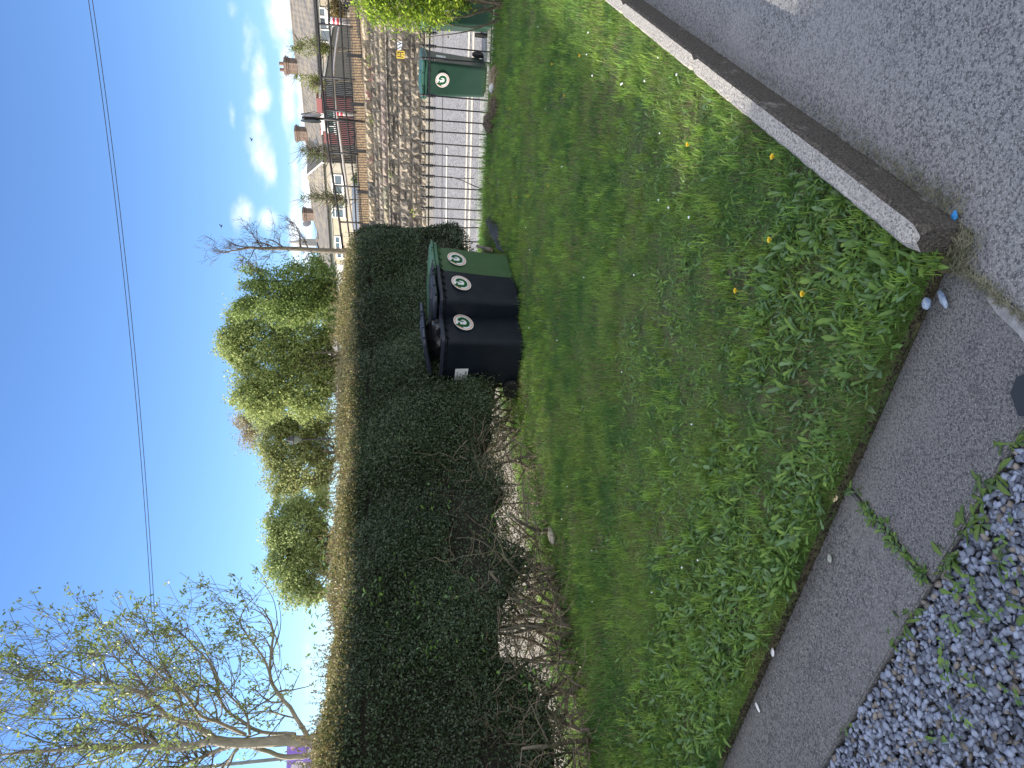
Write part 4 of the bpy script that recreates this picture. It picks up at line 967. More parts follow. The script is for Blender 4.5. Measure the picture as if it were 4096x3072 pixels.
for py in posts_y:
    pt, pb = floc(fpt(yi(ytop, py)-6, py)), floc(fpt(yi(ybot, py)+8, py))
    b = MB(); b.box((pb+pt)/2, (.075, .05, (pt-pb).length)); b.box(pb + Vector((-.05, 0, .02)), (.08, .06, .05), Matrix.Rotation(R(35), 3, 'Y')); b.build('post', M_iron, fence)

# ------------------------------------------------------------------ things on the terrace
def seg_poly(mb, pts, r, n=6, mi=0): mb.tube(pts, r, n, mi)
NF = NW+1.9
tf = empty('tall_tube_railing', fpt(1430, 610, NF), 0, 'tall three-rail black tube railing on the terrace behind the wall', 'railing')
tloc = lambda p: p - Vector(tf.location)
rails_ = {0: [(0, 1263), (95, 1271), (308, 1284), (440, 1297), (610, 1315), (743, 1336), (888, 1358), (1000, 1372)], 1: [(0, 1313), (95, 1318), (308, 1330), (440, 1339), (610, 1357), (743, 1378), (888, 1390), (1000, 1405)], 2: [(0, 1360), (95, 1364), (308, 1375), (440, 1383), (610, 1402), (743, 1418), (888, 1424), (1000, 1436)]}
for k, tab in rails_.items():
    b = MB(); b.tube([tloc(fpt(v, y, NF)) for y, v in [(-80, tab[0][1]-7)]+tab], .032 if k == 0 else .024, 6); b.build('rail', M_iron, tf, smooth=True)
for y, v in rails_[0]:
    if y in (0, 1000): continue
    b = MB(); p = tloc(fpt(v, y, NF)); b.tube([p, Vector((p.x, p.y, tloc(fpt(yi(ytop, y)+52, y, NF)).z))], .026, 6); b.build('upright', M_iron, tf, smooth=True)
b = MB(); hr = MB(); NH = NW+3.0
hr.tube([fpt(v, y, NH) for v, y in ((1357, 104), (1350, 150), (1344, 193), (1338, 250), (1334, 310), (1338, 370), (1344, 435), (1357, 522), (1368, 605), (1388, 752), (1410, 904), (1418, 960))], .034, 8)
o = hr.build('ramp_handrail', mat('galvanised_pipe', (.50, .48, .45), (.36, .34, .32), 20, rough=.5, metal=.3), smooth=True); tag(o, 'pale galvanised handrail pipe sloping behind the black tube railing', 'handrail')
# striped bollards
M_steel = mat('pale_steel', (.55, .55, .58), (.42, .42, .45), 9, rough=.3, metal=.6); M_red = mat('stripe_red', (.55, .03, .05), rough=.4)
M_wp = mat('stripe_white', (.75, .75, .77), rough=.35)
def bollard(v0, v1, y, w_, lab):
    Y = NW+2.4; pt, pb = fpt(v0, y, Y), fpt(v1, y, Y); o = empty('striped_post', (pt.x, pt.y, pb.z), 0, lab, 'post', 'steel posts with red and white bands'); h = pt.z-pb.z; r = w_
    b = MB(); b.lathe([(r, 0), (r, h*.97), (r*.8, h), (.001, h*1.005)], n=14); b.build('tube', M_steel, o, smooth=True)
    b = MB(); b.lathe([(r*1.03, h*.62), (r*1.03, h*.96)], n=14); b.build('white_band', M_wp, o, smooth=True)
    b = MB(); b.lathe([(r*1.05, h*.72), (r*1.05, h*.79)], n=14); b.lathe([(r*1.05, h*.84), (r*1.05, h*.91)], n=14); b.build('red_band', M_red, o, smooth=True)
bollard(1318, 1452, 82, .075, 'silver post with red and white bands left of the brown shrub')
bollard(1335, 1462, 451, .06, 'silver post with red and white bands in front of the red porch')
# pole with two back-to-back round signs, seen nearly edge on
sp_ = empty('sign_pole', Vector((fpt(1460, 487, NW+.6).x, fpt(1460, 487, NW+.6).y, fpt(1470, 487, NW+.6).z)), 0, 'black pole carrying two round signs seen edge on above the wall', 'sign pole')
hp = fpt(1208, 487, NW+.6).z - sp_.location.z
b = MB(); b.tube([(0, 0, 0), (0, 0, hp)], .032, 8); b.build('pole', M_iron, sp_, smooth=True)
for dx, nm in ((.07, 'sign_disc'), (-.08, 'sign_disc')):
    b = MB(); an = R(63); rot = Matrix.Rotation(an, 3, 'Z')
    for sgn in (0,):
        b.loft([[rot @ Vector((.24*math.cos(a), yy, .24*math.sin(a))) + Vector((dx, 0, hp-.22)) for a in [2*math.pi*k/20 for k in range(20)]] for yy in (-.006, .006)])
        b.loft([[rot @ Vector((r_*math.cos(a), yy, r_*math.sin(a))) + Vector((dx, 0, hp-.22)) for a in [2*math.pi*k/20 for k in range(20)]] for r_, yy in ((.245, -.02), (.245, .0), (.255, .0))], cap=False)
    b.build(nm, mat('sign_back', (.38, .34, .34), (.3, .27, .27), 10, rough=.4, metal=.5) if dx > 0 else mat('sign_back_dark', (.14, .16, .15), rough=.4, metal=.4), sp_)
b = MB(); b.tube([(0, 0, hp-.02), (.12, 0, hp-.12), (.16, 0, hp-.3), (.1, 0, hp-.5)], .008, 5); b.build('bracket', M_iron, sp_)

# ---- cottages
K = 1.65
hdv = Vector((-.54, .842, 0)).normalized(); hnv = Vector((-hdv.y, hdv.x, 0)); hnv = -hnv if hnv.dot(Vector((1, 1, 0))) > 0 else hnv    # hnv : towards the street
RP = Vector((15.9*K, 30*K, 0))           # ridge line point seen at the right edge
RZc = 1.75 + .102*30*K; EZc = 1.75 + .0766*27*K; HDp = 3.2*K; GZ = 2.35
def HW(s, n, z): p = RP + hdv*s + hnv*n; return Vector((p.x, p.y, z))
def s_at(y, v, n):    # distance along the row where a sight line crosses the plane at offset n
    q = ray(v, y); pl = RP + hnv*n; k = pl.dot(hnv)/q.dot(hnv); p = q*k; return (p-pl).dot(hdv), H+q.z*k
def slates():
    M = bpy.data.materials.new('slate_roof'); M.use_nodes = True; t = M.node_tree; N = t.nodes; L = t.links; b = N['Principled BSDF']
    tcn = N.new('ShaderNodeTexCoord'); br_ = N.new('ShaderNodeTexBrick'); br_.offset = .5
    br_.inputs['Scale'].default_value = 1; br_.inputs['Brick Width'].default_value = .38; br_.inputs['Row Height'].default_value = .36; br_.inputs['Mortar Size'].default_value = .022
    br_.inputs['Color1'].default_value = (.20, .185, .165, 1); br_.inputs['Color2'].default_value = (.14, .13, .12, 1); br_.inputs['Mortar'].default_value = (.045, .042, .04, 1)
    L.new(tcn.outputs['UV'], br_.inputs['Vector']); n = N.new('ShaderNodeTexNoise'); n.inputs['Scale'].default_value = 1.3; n.inputs['Detail'].default_value = 7; L.new(tcn.outputs['Object'], n.inputs['Vector'])
    r = N.new('ShaderNodeMapRange'); r.inputs[1].default_value = .4; r.inputs[2].default_value = .75; L.new(n.outputs[0], r.inputs[0])
    mx = N.new('ShaderNodeMix'); mx.data_type = 'RGBA'; L.new(r.outputs[0], mx.inputs[0]); L.new(br_.outputs[0], mx.inputs[6]); mx.inputs[7].default_value = (.26, .225, .16, 1); L.new(mx.outputs[2], b.inputs['Base Color'])
    b.inputs['Roughness'].default_value = .75; bp = N.new('ShaderNodeBump'); bp.inputs['Strength'].default_value = .6; bp.inputs['Distance'].default_value = .03; bp.invert = True; L.new(br_.outputs['Fac'], bp.inputs['Height']); L.new(bp.outputs[0], b.inputs['Normal']); return M
M_slate = slates()
def brick():
    M = bpy.data.materials.new('chimney_brick'); M.use_nodes = True; t = M.node_tree; N = t.nodes; L = t.links; b = N['Principled BSDF']
    tcn = N.new('ShaderNodeTexCoord'); sx = N.new('ShaderNodeSeparateXYZ'); L.new(tcn.outputs['Object'], sx.inputs[0]); ad = N.new('ShaderNodeMath'); ad.operation = 'ADD'; L.new(sx.outputs[0], ad.inputs[0]); L.new(sx.outputs[1], ad.inputs[1])
    cb = N.new('ShaderNodeCombineXYZ'); L.new(ad.outputs[0], cb.inputs[0]); L.new(sx.outputs[2], cb.inputs[1])
    br_ = N.new('ShaderNodeTexBrick'); br_.inputs['Scale'].default_value = 1; br_.inputs['Brick Width'].default_value = .24; br_.inputs['Row Height'].default_value = .085; br_.inputs['Mortar Size'].default_value = .012
    br_.inputs['Color1'].default_value = (.15, .085, .065, 1); br_.inputs['Color2'].default_value = (.075, .052, .042, 1); br_.inputs['Mortar'].default_value = (.20, .17, .14, 1); L.new(cb.outputs[0], br_.inputs['Vector'])
    L.new(br_.outputs[0], b.inputs['Base Color']); b.inputs['Roughness'].default_value = .9; return M
M_brick = brick(); M_frame = mat('window_frame_white', (.78, .78, .78), rough=.4); M_glass = mat('window_glass', (.05, .07, .09), rough=.08, spec=.9)
M_gut = mat('gutter', (.05, .05, .055), rough=.5); M_potclay = mat('chimney_pot', (.22, .12, .08), (.16, .10, .07), 6)
M_flash = mat('flashing', (.48, .47, .45), rough=.6)
def uv_face(me, scale=1.0):
    uv = me.uv_layers.new(name='UVMap')
    for p in me.polygons:
        n = p.normal
        if abs(n.z) > .999: u = Vector((1, 0, 0))
        else: u = Vector((0, 0, 1)).cross(n).normalized()
        v_ = n.cross(u)
        for li in p.loop_indices:
            c = me.vertices[me.loops[li].vertex_index].co; uv.data[li].uv = (c.dot(u)*scale, c.dot(v_)*scale)
def cottage(s0, s1, label, wallcol, ridge_dz=0.0, eave_dz=0.0, c2=None):
    o = empty('cottage', HW(s0, HDp, GZ), 0, label, 'cottage', 'terraced cottages across the road'); off = Vector(o.location)
    P = lambda s, n, z: HW(s, n, z) - off
    M_w = mat('render_'+label.split()[0], wallcol, c2 or tuple(x*.72 for x in wallcol), 1.3, bump=.2, bscale=20, lo=.5, hi=.75)
    b = MB(); t = .0; rz, ez = RZc+ridge_dz, EZc+eave_dz
    q = [P(s0, HDp, 0-0+GZ-.6), P(s1, HDp, GZ-.6), P(s1, -HDp, GZ-.6), P(s0, -HDp, GZ-.6), P(s0, HDp, ez-.02), P(s1, HDp, ez-.02), P(s1, -HDp, ez-.02), P(s0, -HDp, ez-.02), P(s0, 0, rz-.05), P(s1, 0, rz-.05)]
    b.add(q, [(0, 1, 5, 4), (2, 3, 7, 6), (1, 2, 6, 9, 5), (3, 0, 4, 8, 7)]); b.build('wall', M_w, o)
    b = MB(); ov = .32; sl = (rz-ez)/HDp
    for sg in (1, -1):
        a = [P(s0, sg*(HDp+ov), ez-ov*sl+.0), P(s1, sg*(HDp+ov), ez-ov*sl), P(s1, 0, rz), P(s0, 0, rz)]; c = [x + Vector((0, 0, .07)) for x in a]
        b.add(a+c, [(4, 5, 6, 7), (0, 3, 2, 1), (0, 1, 5, 4), (1, 2, 6, 5), (3, 0, 4, 7)] if sg > 0 else [(7, 6, 5, 4), (1, 2, 3, 0), (4, 5, 1, 0), (5, 6, 2, 1), (7, 4, 0, 3)])
    rf = b.build('roof', M_slate, o); uv_face(rf.data)
    b = MB(); b.tube([P(s0, 0, rz+.08), P(s1, 0, rz+.08)], .09, 6); b.build('ridge_tiles', mat('ridge_tile', (.20, .17, .14), (.12, .11, .1), 4), rf)
    b = MB(); b.tube([P(s0, HDp+ov+.05, ez-ov*sl-.02), P(s1, HDp+ov+.05, ez-ov*sl-.02)], .08, 6); b.build('gutter', M_gut, rf)
    b = MB(); b.box((P(s0, HDp+.04, ez-.32)+P(s1, HDp+.04, ez-.32))/2, (abs(s1-s0), .10, .22), Matrix.Rotation(math.atan2(hdv.y, hdv.x), 3, 'Z')); b.build('soffit', mat('soffit_grey', (.42, .42, .40), rough=.7), o)
    return o, P, rz, ez
ROT = Matrix.Rotation(math.atan2(hdv.y, hdv.x), 3, 'Z')
def window(o, P, s, z0, z1, w_, n=None, mull=(.5,), trans=None, inset=.06, m_f=None, glass=None):
    n = HDp if n is None else n; mf = m_f or M_frame
    b = MB(); zc_ = (z0+z1)/2; h = z1-z0
    for a in (-.5, .5): b.box(P(s+a*(w_-.08), n+.03, zc_), (.08, .10, h), ROT)
    for z in (z0+.04, z1-.04): b.box(P(s, n+.03, z), (w_-.16, .10, .08), ROT)
    for k in mull: b.box(P(s+(k-.5)*w_, n+.028, zc_), (.06, .09, h-.16), ROT)
    if trans: b.box(P(s, n+.026, z0+trans*h), (w_-.16, .085, .05), ROT)
    b.box(P(s, n+.09, z0-.05), (w_+.16, .20, .07), ROT)
    wi = b.build('window', mf, o); b = MB(); b.box(P(s, n+.012, zc_), (w_-.12, .02, h-.12), ROT); b.build('pane', glass or M_glass, wi)
    return wi
def chimney(o, P, s, rz, w_=.92, h=.85, d=.62, pots=2):
    b = MB(); z = rz-.6
    b.box(P(s, 0, z+(h+.6)/2), (w_, d, h+.6), ROT); b.box(P(s, 0, rz+h-.16), (w_+.12, d+.12, .10), ROT); b.box(P(s, 0, rz+h-.02), (w_+.2, d+.2, .12), ROT); b.box(P(s, 0, rz+h+.08), (w_+.06, d+.06, .08), ROT)
    c = b.build('chimney', M_brick, o)
    b = MB()
    for k in range(pots): b.lathe([(.13, 0), (.11, .3), (.13, .33), (.10, .33)], P(s+(k-(pots-1)/2)*.5+.1, 0, rz+h+.1), 10)
    b.build('chimney_pots', M_potclay, c)
    b = MB(); b.box(P(s, d*.2, rz-.12), (w_+.12, d*.9, .12), ROT); b.build('flashing', M_flash, c); return c
sA = s_at(267, 1190, 0)[0]; sB = s_at(536, 1215, 0)[0]; sC = s_at(858, 1250, 0)[0]; sAf = s_at(258, 1320, HDp)[0]
print('cottages s', sA, sB, sC, 'RZ', RZc, EZc)
cA, PA_, rzA, ezA = cottage(-9, sA+.4, 'beige cottage at the right with white windows under a long slate roof', (.33, .285, .225), .08)
cB, PB_, rzB, ezB = cottage(sA+.4, sB+.5, 'grey cottage between two chimneys with a dark red porch', (.40, .37, .32), -.18)
cC, PC_, rzC, ezC = cottage(sB+.5, sC+.6, 'patchy cream cottage with a slate gable dormer and paired white windows', (.37, .33, .25), -.12, c2=(.22, .21, .18))
cD, PD_, rzD, ezD = cottage(sC+.6, sC+26, 'white walled cottage with rooflights at the left end of the row', (.50, .50, .49), -.28, -.12)
chimney(cA, PA_, sA, rzA); chimney(cB, PB_, sB, rzB, pots=0); chimney(cC, PC_, sC, rzC, pots=0)
for (o, P, y, v0, v1, w_) in ((cA, PA_, 61, 1271, 1305, 1.1), (cA, PA_, 115, 1276, 1335, 1.7), (cC, PC_, 738, 1325, 1371, 2.2), (cC, PC_, 832, 1326, 1376, 1.9), (cD, PD_, 968, 1339, 1362, 1.5), (cD, PD_, 1010, 1345, 1368, 1.2)):
    s, zt = s_at(y, v0, HDp); _, zb_ = s_at(y, v1, HDp); window(o, P, s, zb_, zt, w_, trans=.72 if w_ > 1.8 else None)
def rooflight(o, P, y, v, w_, h_, rz, ez):
    sl = (rz-ez)/HDp; best = None
    for n in np.linspace(0.3, HDp, 60):
        s, z = s_at(y, v, n); e = abs(z - (rz - sl*n + .08))
        if best is None or e < best[0]: best = (e, s, n, z)
    _, s, n, z = best; u = hdv; dn = (hnv*1 + Vector((0, 0, -sl))).normalized(); nn = u.cross(dn)*-1
    nn = nn if nn.z > 0 else -nn
    c = P(s, n, z); b = MB()
    def q(a0, b0_, a1, b1, zz): b.add([c+u*a0+dn*b0_+nn*zz, c+u*a1+dn*b0_+nn*zz, c+u*a1+dn*b1+nn*zz, c+u*a0+dn*b1+nn*zz, c+u*a0+dn*b0_, c+u*a1+dn*b0_, c+u*a1+dn*b1, c+u*a0+dn*b1], [(0, 1, 2, 3), (0, 4, 5, 1), (1, 5, 6, 2), (2, 6, 7, 3), (3, 7, 4, 0)])
    q(-w_/2, -h_/2, w_/2, h_/2, .10); f = b.build('rooflight', M_gut, o); b = MB(); q(-w_/2+.08, -h_/2+.08, w_/2-.08, h_/2-.08, .12); b.build('pane', mat('rooflight_glass', (.30, .42, .45), rough=.15), f)
rooflight(cC, PC_, 617, 1238, 1.0, 1.1, rzC, ezC); rooflight(cD, PD_, 918, 1267, 1.2, 1.2, rzD, ezD); rooflight(cD, PD_, 1000, 1276, 1.0, 1.0, rzD, ezD)
# gable dormer / cross wing of the patchy cottage
s_g, z_g = s_at(712, 1262, HDp*.55)
b = MB(); s0g, _ = s_at(655, 1310, HDp+1.2); s1g, _ = s_at(790, 1310, HDp+.0); sm = (s0g+s1g)/2
zt = EZc + 1.25; e_ = EZc-.10
f_ = HDp+1.15; bk = HDp*.2
q = [PC_(s0g, f_, e_), PC_(s1g, f_, e_), PC_(sm, f_-.9, zt), PC_(s0g, bk, e_+.1), PC_(s1g, bk, e_+.1), PC_(sm, bk-.6, zt)]
b.add(q, [(0, 2, 5, 3), (2, 1, 4, 5), (0, 1, 2)]); wg = b.build('hipped_bay_roof', M_slate, cC); uv_face(wg.data)
b = MB(); b.add([PC_(s0g, f_, e_-.1), PC_(sm, f_-.9, zt), PC_(sm, f_-.9, zt+.16), PC_(s0g-.1, f_, e_+.08)], [(0, 1, 2, 3)]); b.build('verge', M_flash, wg)
b = MB()
for k, (s, n) in enumerate(((s0g+.2, f_-.3),)): pass
q = [PC_(s0g+.15, f_-.25, GZ-.6), PC_(s1g-.15, f_-.25, GZ-.6), PC_(s1g-.15, HDp, GZ-.6), PC_(s0g+.15, HDp, GZ-.6)]; q2 = [x.copy() for x in q]
for x in q2: x.z = e_ - cC.location.z
b.add(q+q2, [(0, 1, 5, 4), (1, 2, 6, 5), (3, 0, 4, 7), (4, 5, 6, 7)]); b.build('bay_wall', mat('bay_render', (.34, .31, .26), (.26, .24, .2), 2), cC)
s_w, zt_ = s_at(735, 1326, f_-.25); _, zb_ = s_at(735, 1371, f_-.25); window(cC, PC_, s_w, zb_, zt_, 1.9, n=f_-.25, trans=.7)
# satellite dishes
def dish(o, p, r=.3):
    b = MB(); d = Vector((.35, -.9, .3)).normalized(); a = d.orthogonal().normalized(); c = d.cross(a); n = 14
    b.loft([[p + d*(dd) + (a*math.cos(2*math.pi*k/n)+c*math.sin(2*math.pi*k/n))*r*rr_ for k in range(n)] for rr_, dd in ((.05, -.08), (.5, -.05), (1, 0), (.95, -.01))], cap=True); b.tube([p-d*.08, p-d*.3+Vector((0, 0, -.3))], .02, 5); return b.build('satellite_dish', mat('dish_grey', (.33, .33, .34), (.25, .25, .26), 5, rough=.4), o)
s, z = s_at(568, 1273, HDp*.8); dish(cB, PB_(s, HDp*.8, z), .42); s, z = s_at(892, 1228, 0); dish(cC, PC_(s, 0, z), .4)
# red porch
s0r, _ = s_at(392, 1330, HDp+2.2); s1r, _ = s_at(575, 1330, HDp+2.2); s1q, _ = s_at(524, 1300, HDp+2.2)
M_redw = mat('oxblood_paint', (.17, .02, .026), (.13, .018, .022), 3, rough=.55)
b = MB(); n1 = HDp+2.2; z_t = s_at(500, 1291, n1)[1]
def rbox(mb, P, s0, s1, n0, n1, z0, z1, off=GZ):
    c = (P(s0, n0, z0)+P(s1, n1, z1))/2; mb.box(c, (abs(s1-s0), abs(n1-n0), abs(z1-z0)), ROT)
rbox(b, PB_, s0r, s1r, HDp+.02, n1, GZ-.5, z_t); pw = b.build('porch', M_redw, cB)
b = MB(); rbox(b, PB_, s0r-.15, s1q+.1, HDp+.02, n1+.25, z_t, z_t+.12)
rbox(b, PB_, s_at(442, 1290, n1)[0], s_at(512, 1290, n1)[0], n1+.0, n1+.3, z_t-.25, z_t); b.build('porch_fascia', mat('fascia', (.5, .5, .5), rough=.5), pw)
b = MB(); rbox(b, PB_, s0r-.1, s_at(443, 1290, n1)[0], n1-.4, n1+.28, z_t-.05, z_t+.28); rbox(b, PB_, s_at(512, 1290, n1)[0], s_at(530, 1290, n1)[0], n1-.4, n1+.2, z_t-.05, z_t+.2); b.build('porch_parapet', M_redw, pw)
for y in (472, 500): s, zt_ = s_at(y, 1309, n1+.02); zb_ = s_at(y, 1340, n1)[1]; window(cB, PB_, s, zb_, zt_, 1.25, n=n1, glass=mat('green_blind', (.05, .12, .10), rough=.3), mull=())
# dark shed with mono-pitch front
shed = empty('dark_shed', HW(sA, HDp+5, GZ-.2), 0, 'dark grey sloping panel shed behind the black fence', 'shed')
def NP(v, y, Y): return D(v, y, Y)
Ys = 33.5; pts = [(1331, 110), (1352, 105), (1412, 112), (1416, 322), (1297, 322), (1296, 300)]
fr_ = [NP(v, y, Ys + (y-110)*.006) for v, y in pts]; bk_ = [p + Vector((1.4, 2.4, 0)) for p in fr_]; b = MB(); n = len(pts); off = Vector(shed.location)
b.add([p-off for p in fr_+bk_], [tuple(range(n))[::-1], tuple(range(n, 2*n))] + [(k, (k+1) % n, n+(k+1) % n, n+k) for k in range(n)])
b.build('cladding', mat('shed_cladding', (.075, .073, .068), (.06, .058, .055), 2, rough=.5, stretch=(8, 1, 1)), shed)
b = MB(); b.tube([fr_[0]-off+Vector((0, -.05, .03)), fr_[4]-off+Vector((0, -.05, .03))], .05, 5); b.build('roof_trim', mat('trim_grey', (.3, .3, .3)), shed)
# close-barred dark gate fence in front of the porch
bf = empty('palisade_fence', NP(1410, 470, 27), 0, 'black upright palisade fence in front of the dark red porch', 'fence'); off = Vector(bf.location)
yt = lambda y: float(np.interp(y, [320, 440, 530, 610, 660], [1299, 1304, 1317, 1326, 1334])); yb = lambda y: float(np.interp(y, [320, 610, 660], [1412, 1420, 1428]))
yy = 322.0
while yy < 655: 
    p0, p1 = NP(yt(yy), yy, 27+.004*(yy-320)), NP(yb(yy), yy, 27+.004*(yy-320)); b = MB(); b.box((p0+p1)/2-off, (.045, .03, (p0-p1).length)); b.build('bar', M_iron, bf); yy += 7.6
for f_ in (yt, yb): b = MB(); b.tube([NP(f_(y), y, 27.03+.004*(y-320))-off for y in (320, 400, 440, 500, 560, 610, 655)], .035, 5); b.build('rail', M_iron, bf)
# white garden wall seen through the palisade
gw = MB(); q = [NP(1300, 385, 38), NP(1300, 318, 38), NP(1420, 318, 38), NP(1420, 385, 38)]; dv = Vector((.5, 1, 0))*.3
gw.add(q+[p+dv for p in q], [(0, 1, 2, 3), (7, 6, 5, 4), (0, 4, 5, 1), (1, 5, 6, 2), (3, 2, 6, 7), (0, 3, 7, 4)]); tag(gw.build('garden_wall', mat('garden_wall_paint', (.55, .55, .52), (.38, .38, .36), 6)), 'pale garden wall seen through the right end of the palisade fence', 'wall')
# parked car glimpsed through the fence bars at the left
def car(loc, rz, label):
    o = empty('parked_car', loc, rz, label, 'car'); M_p = mat('car_paint', (.22, .26, .33), rough=.25, coat=1.0)
    prof_ = [(-2.05, .35), (-2.1, .75), (-1.95, .95), (-1.25, 1.05), (-.55, 1.42), (.75, 1.45), (1.55, 1.08), (2.0, .98), (2.1, .6), (2.05, .35)]
    b = MB(); b.loft([[(x*.98, y*.80*(1 if z < 1.1 else .84), z) for x, z in prof_] for y in (-1, -.0, 1)]); b.build('body', M_p, o)
    for sy in (-1, 1):
        b = MB(); y = sy*.74; b.add([(-1.0, y, 1.08), (-.5, y*.93, 1.36), (.70, y*.93, 1.38), (1.25, y, 1.08)], [(0, 1, 2, 3)]); b.build('side_window', M_glass, o)
        for x in (-1.35, 1.35):
            b = MB(); b.tube([(x, sy*.62, .32), (x, sy*.83, .32)], .32, 18); w_ = b.build('wheel', M_rubber, o); b = MB(); b.tube([(x, sy*.83, .32), (x, sy*.845, .32)], .2, 12); b.build('rim', M_steel, w_)
    return o
cp_ = fpt(1460, 835, NW+7.2); car(Vector((cp_.x, cp_.y, st_z(tn(cp_)[0], WH+.35)-1.15)), -ANG+.1, 'pale blue parked car glimpsed through the fence bars at the left end')

# church spire far away
spire = empty('church_spire', D(1257, 972, 170), 0, 'distant pale stone church spire above the cottage roofs', 'church'); Ys = 170; k_ = Ys/2900*1.02
spire.location.z = 3; zt_ = D(1147, 972, Ys).z - 3; zb_ = D(1205, 972, Ys).z - 3
M_ch = mat('church_stone', (.42, .40, .38), (.33, .32, .31), .5)
b = MB(); b.lathe([(k_*12, zb_), (k_*.3, zt_)], n=8); b.lathe([(k_*1.2, zt_), (k_*.2, zt_+1)], n=5); b.build('steeple', M_ch, spire)
b = MB(); b.box((0, 0, zb_/2), (k_*26, k_*26, zb_)); 
for sx in (-1, 1):
    for sy in (-1, 1): b.lathe([(k_*2.4, zb_), (k_*2.6, zb_+k_*5), (k_*.3, zb_+k_*18)], (sx*k_*12, sy*k_*12, 0), 6)
b.build('tower', M_ch, spire)
b = MB(); b.box((0, -k_*13.05, zb_-k_*14), (k_*6, k_*.6, k_*16)); b.build('belfry_opening', mat('louvre', (.08, .08, .08)), spire)
# ------------------------------------------------------------------ trees
def np_col(c, n, lo=.6, hi=1.3): return np.array(c)[None]*rng.uniform(lo, hi, (n, 1))
def crown(blobs, Y, n, dy=.9, freq_s=1.0, clump=.52, freq=2.2, seed=1, shell=.35):
    """points in a union of ellipsoids, kept in uneven clumps"""
    out = []; wts = np.array([b_[2]*b_[3] for b_ in blobs], float); wts /= wts.sum()
    r = np.random.default_rng(seed); ph = r.normal(0, 1, (7, 3))*freq; pp = r.uniform(0, 6, 7)
    for b_, w_ in zip(blobs, wts):
        m_ = int(n*w_*2.2); c = np.array(D(b_[0], b_[1], Y)); sc_ = Y/2900*1.0
        d = r.normal(0, 1, (m_, 3)); d /= np.linalg.norm(d, axis=1)[:, None]; rad = r.random((m_, 1))**shell
        rad *= 1 + .18*r.normal(0, 1, (m_, 1))*(rad > .8)
        q = c + d*rad*np.array([b_[3]*sc_, min(b_[2], b_[3])*sc_*dy, b_[2]*sc_])*1.12; out.append(q)
    P = np.concatenate(out); P = P + .12*Y/27*np.stack([np.sin(P[:, 2]*3.1+seed)+.6*np.sin(P[:, 2]*7.7+P[:, 1]*3), np.sin(P[:, 0]*2.7), np.sin(P[:, 0]*3.3+seed*2)+.6*np.sin(P[:, 0]*8.1+P[:, 1]*2)], 1)*min(1, freq_s)
    f = sum(np.sin(P@ph[i]+pp[i]) for i in range(7))/7
    f2 = sum(np.sin(P@(ph[i]*3.1)+pp[i]*2) for i in range(7))/7
    keep = (f*.42+f2*.62 + r.normal(0, .12, len(P))) > (clump-.5)*1.0
    P = P[keep]; r.shuffle(P); return P[:n]
def limb(mb, p0, p1, r0, r1, n=7, wob=.06, sag=0.0, rr_=random, k=5):
    p0, p1 = Vector(p0), Vector(p1); L = (p1-p0).length; pts = []; rs = []
    side = Vector((rr_.gauss(0, 1), rr_.gauss(0, 1), 0))*L*wob; s2 = Vector((rr_.gauss(0, 1), rr_.gauss(0, 1), rr_.gauss(0, .5)))*L*wob*.5
    for i in range(n+1):
        t = i/n; pts.append(p0.lerp(p1, t) + side*math.sin(math.pi*t) + s2*math.sin(2*math.pi*t) + Vector((0, 0, sag*L*math.sin(math.pi*t)))); rs.append(r0+(r1-r0)*t)
    mb.tube(pts, rs, k, caps=False); return pts
def leafy_tree(name, label, cat, blobs, Y, n, col, base_y, leaf=.085, col2=None, seed=1, clump=.5, br=60, r0=.11, tmat=None, freq=2.2, z0=None, group=None, shell=.35, spread=1.0):
    base = D(1450, base_y, Y); base.z = z0 if z0 is not None else st_z(max(-30, tn(base)[0]), WH+.3)
    o = empty(name, base, 0, label, cat, group); r = random.Random(seed)
    P = crown(blobs, Y, n, freq_s=(1.0 if Y > 25 else .15), clump=clump, seed=seed, freq=freq, shell=shell); nn = len(P)
    c = np_col(col, nn); c2 = np_col(col2 or col, nn); k = (np.random.default_rng(seed).random(nn) < .4) ; c[k] = c2[k]
    V, Q, C = card_leaves(nn, P-np.array(base), leaf, .62, c, np.array([0, -.2, .4])); np_mesh('crown', V, Q, None, M_tleaf, C, o)
    tr = MB(); top = max(b_[0]*-1 for b_ in blobs); bl = sorted(blobs, key=lambda b_: b_[0])
    cen = D(np.mean([b_[0] for b_ in blobs])+30, np.mean([b_[1] for b_ in blobs]), Y)
    mid = base.lerp(cen, .45); mid.x = base.x*.6+cen.x*.4
    t_pts = limb(tr, Vector((0, 0, -.3)), mid-base, r0, r0*.7, rr_=r, k=7, wob=.03)
    for b_ in blobs:
        c_ = D(b_[0], b_[1], Y) - base; st = t_pts[r.randint(3, len(t_pts)-1)]
        l1 = limb(tr, st, c_, r0*.5, r0*.16, rr_=r, wob=.08)
        for i in range(br//len(blobs)):
            j = r.randint(2, len(l1)-1); q = Vector(P[r.randrange(nn)]) - base
            for _ in range(25):
                if (q-l1[j]).length < b_[3]*Y/2900*1.25: break
                q = Vector(P[r.randrange(nn)]) - base
            else: continue
            l2 = limb(tr, l1[j], q, r0*.12, .007, n=5, rr_=r, wob=.1, k=4)
            for m_ in range(3):
                a = l2[r.randint(1, 4)]; limb(tr, a, a + Vector((r.gauss(0, .3), r.gauss(0, .3), r.uniform(.1, .5))), .010, .004, n=3, rr_=r, k=3)
    tr.build('trunk', tmat or M_bark, o, smooth=True); return o
TREE_G = 'trees beyond the hedge'
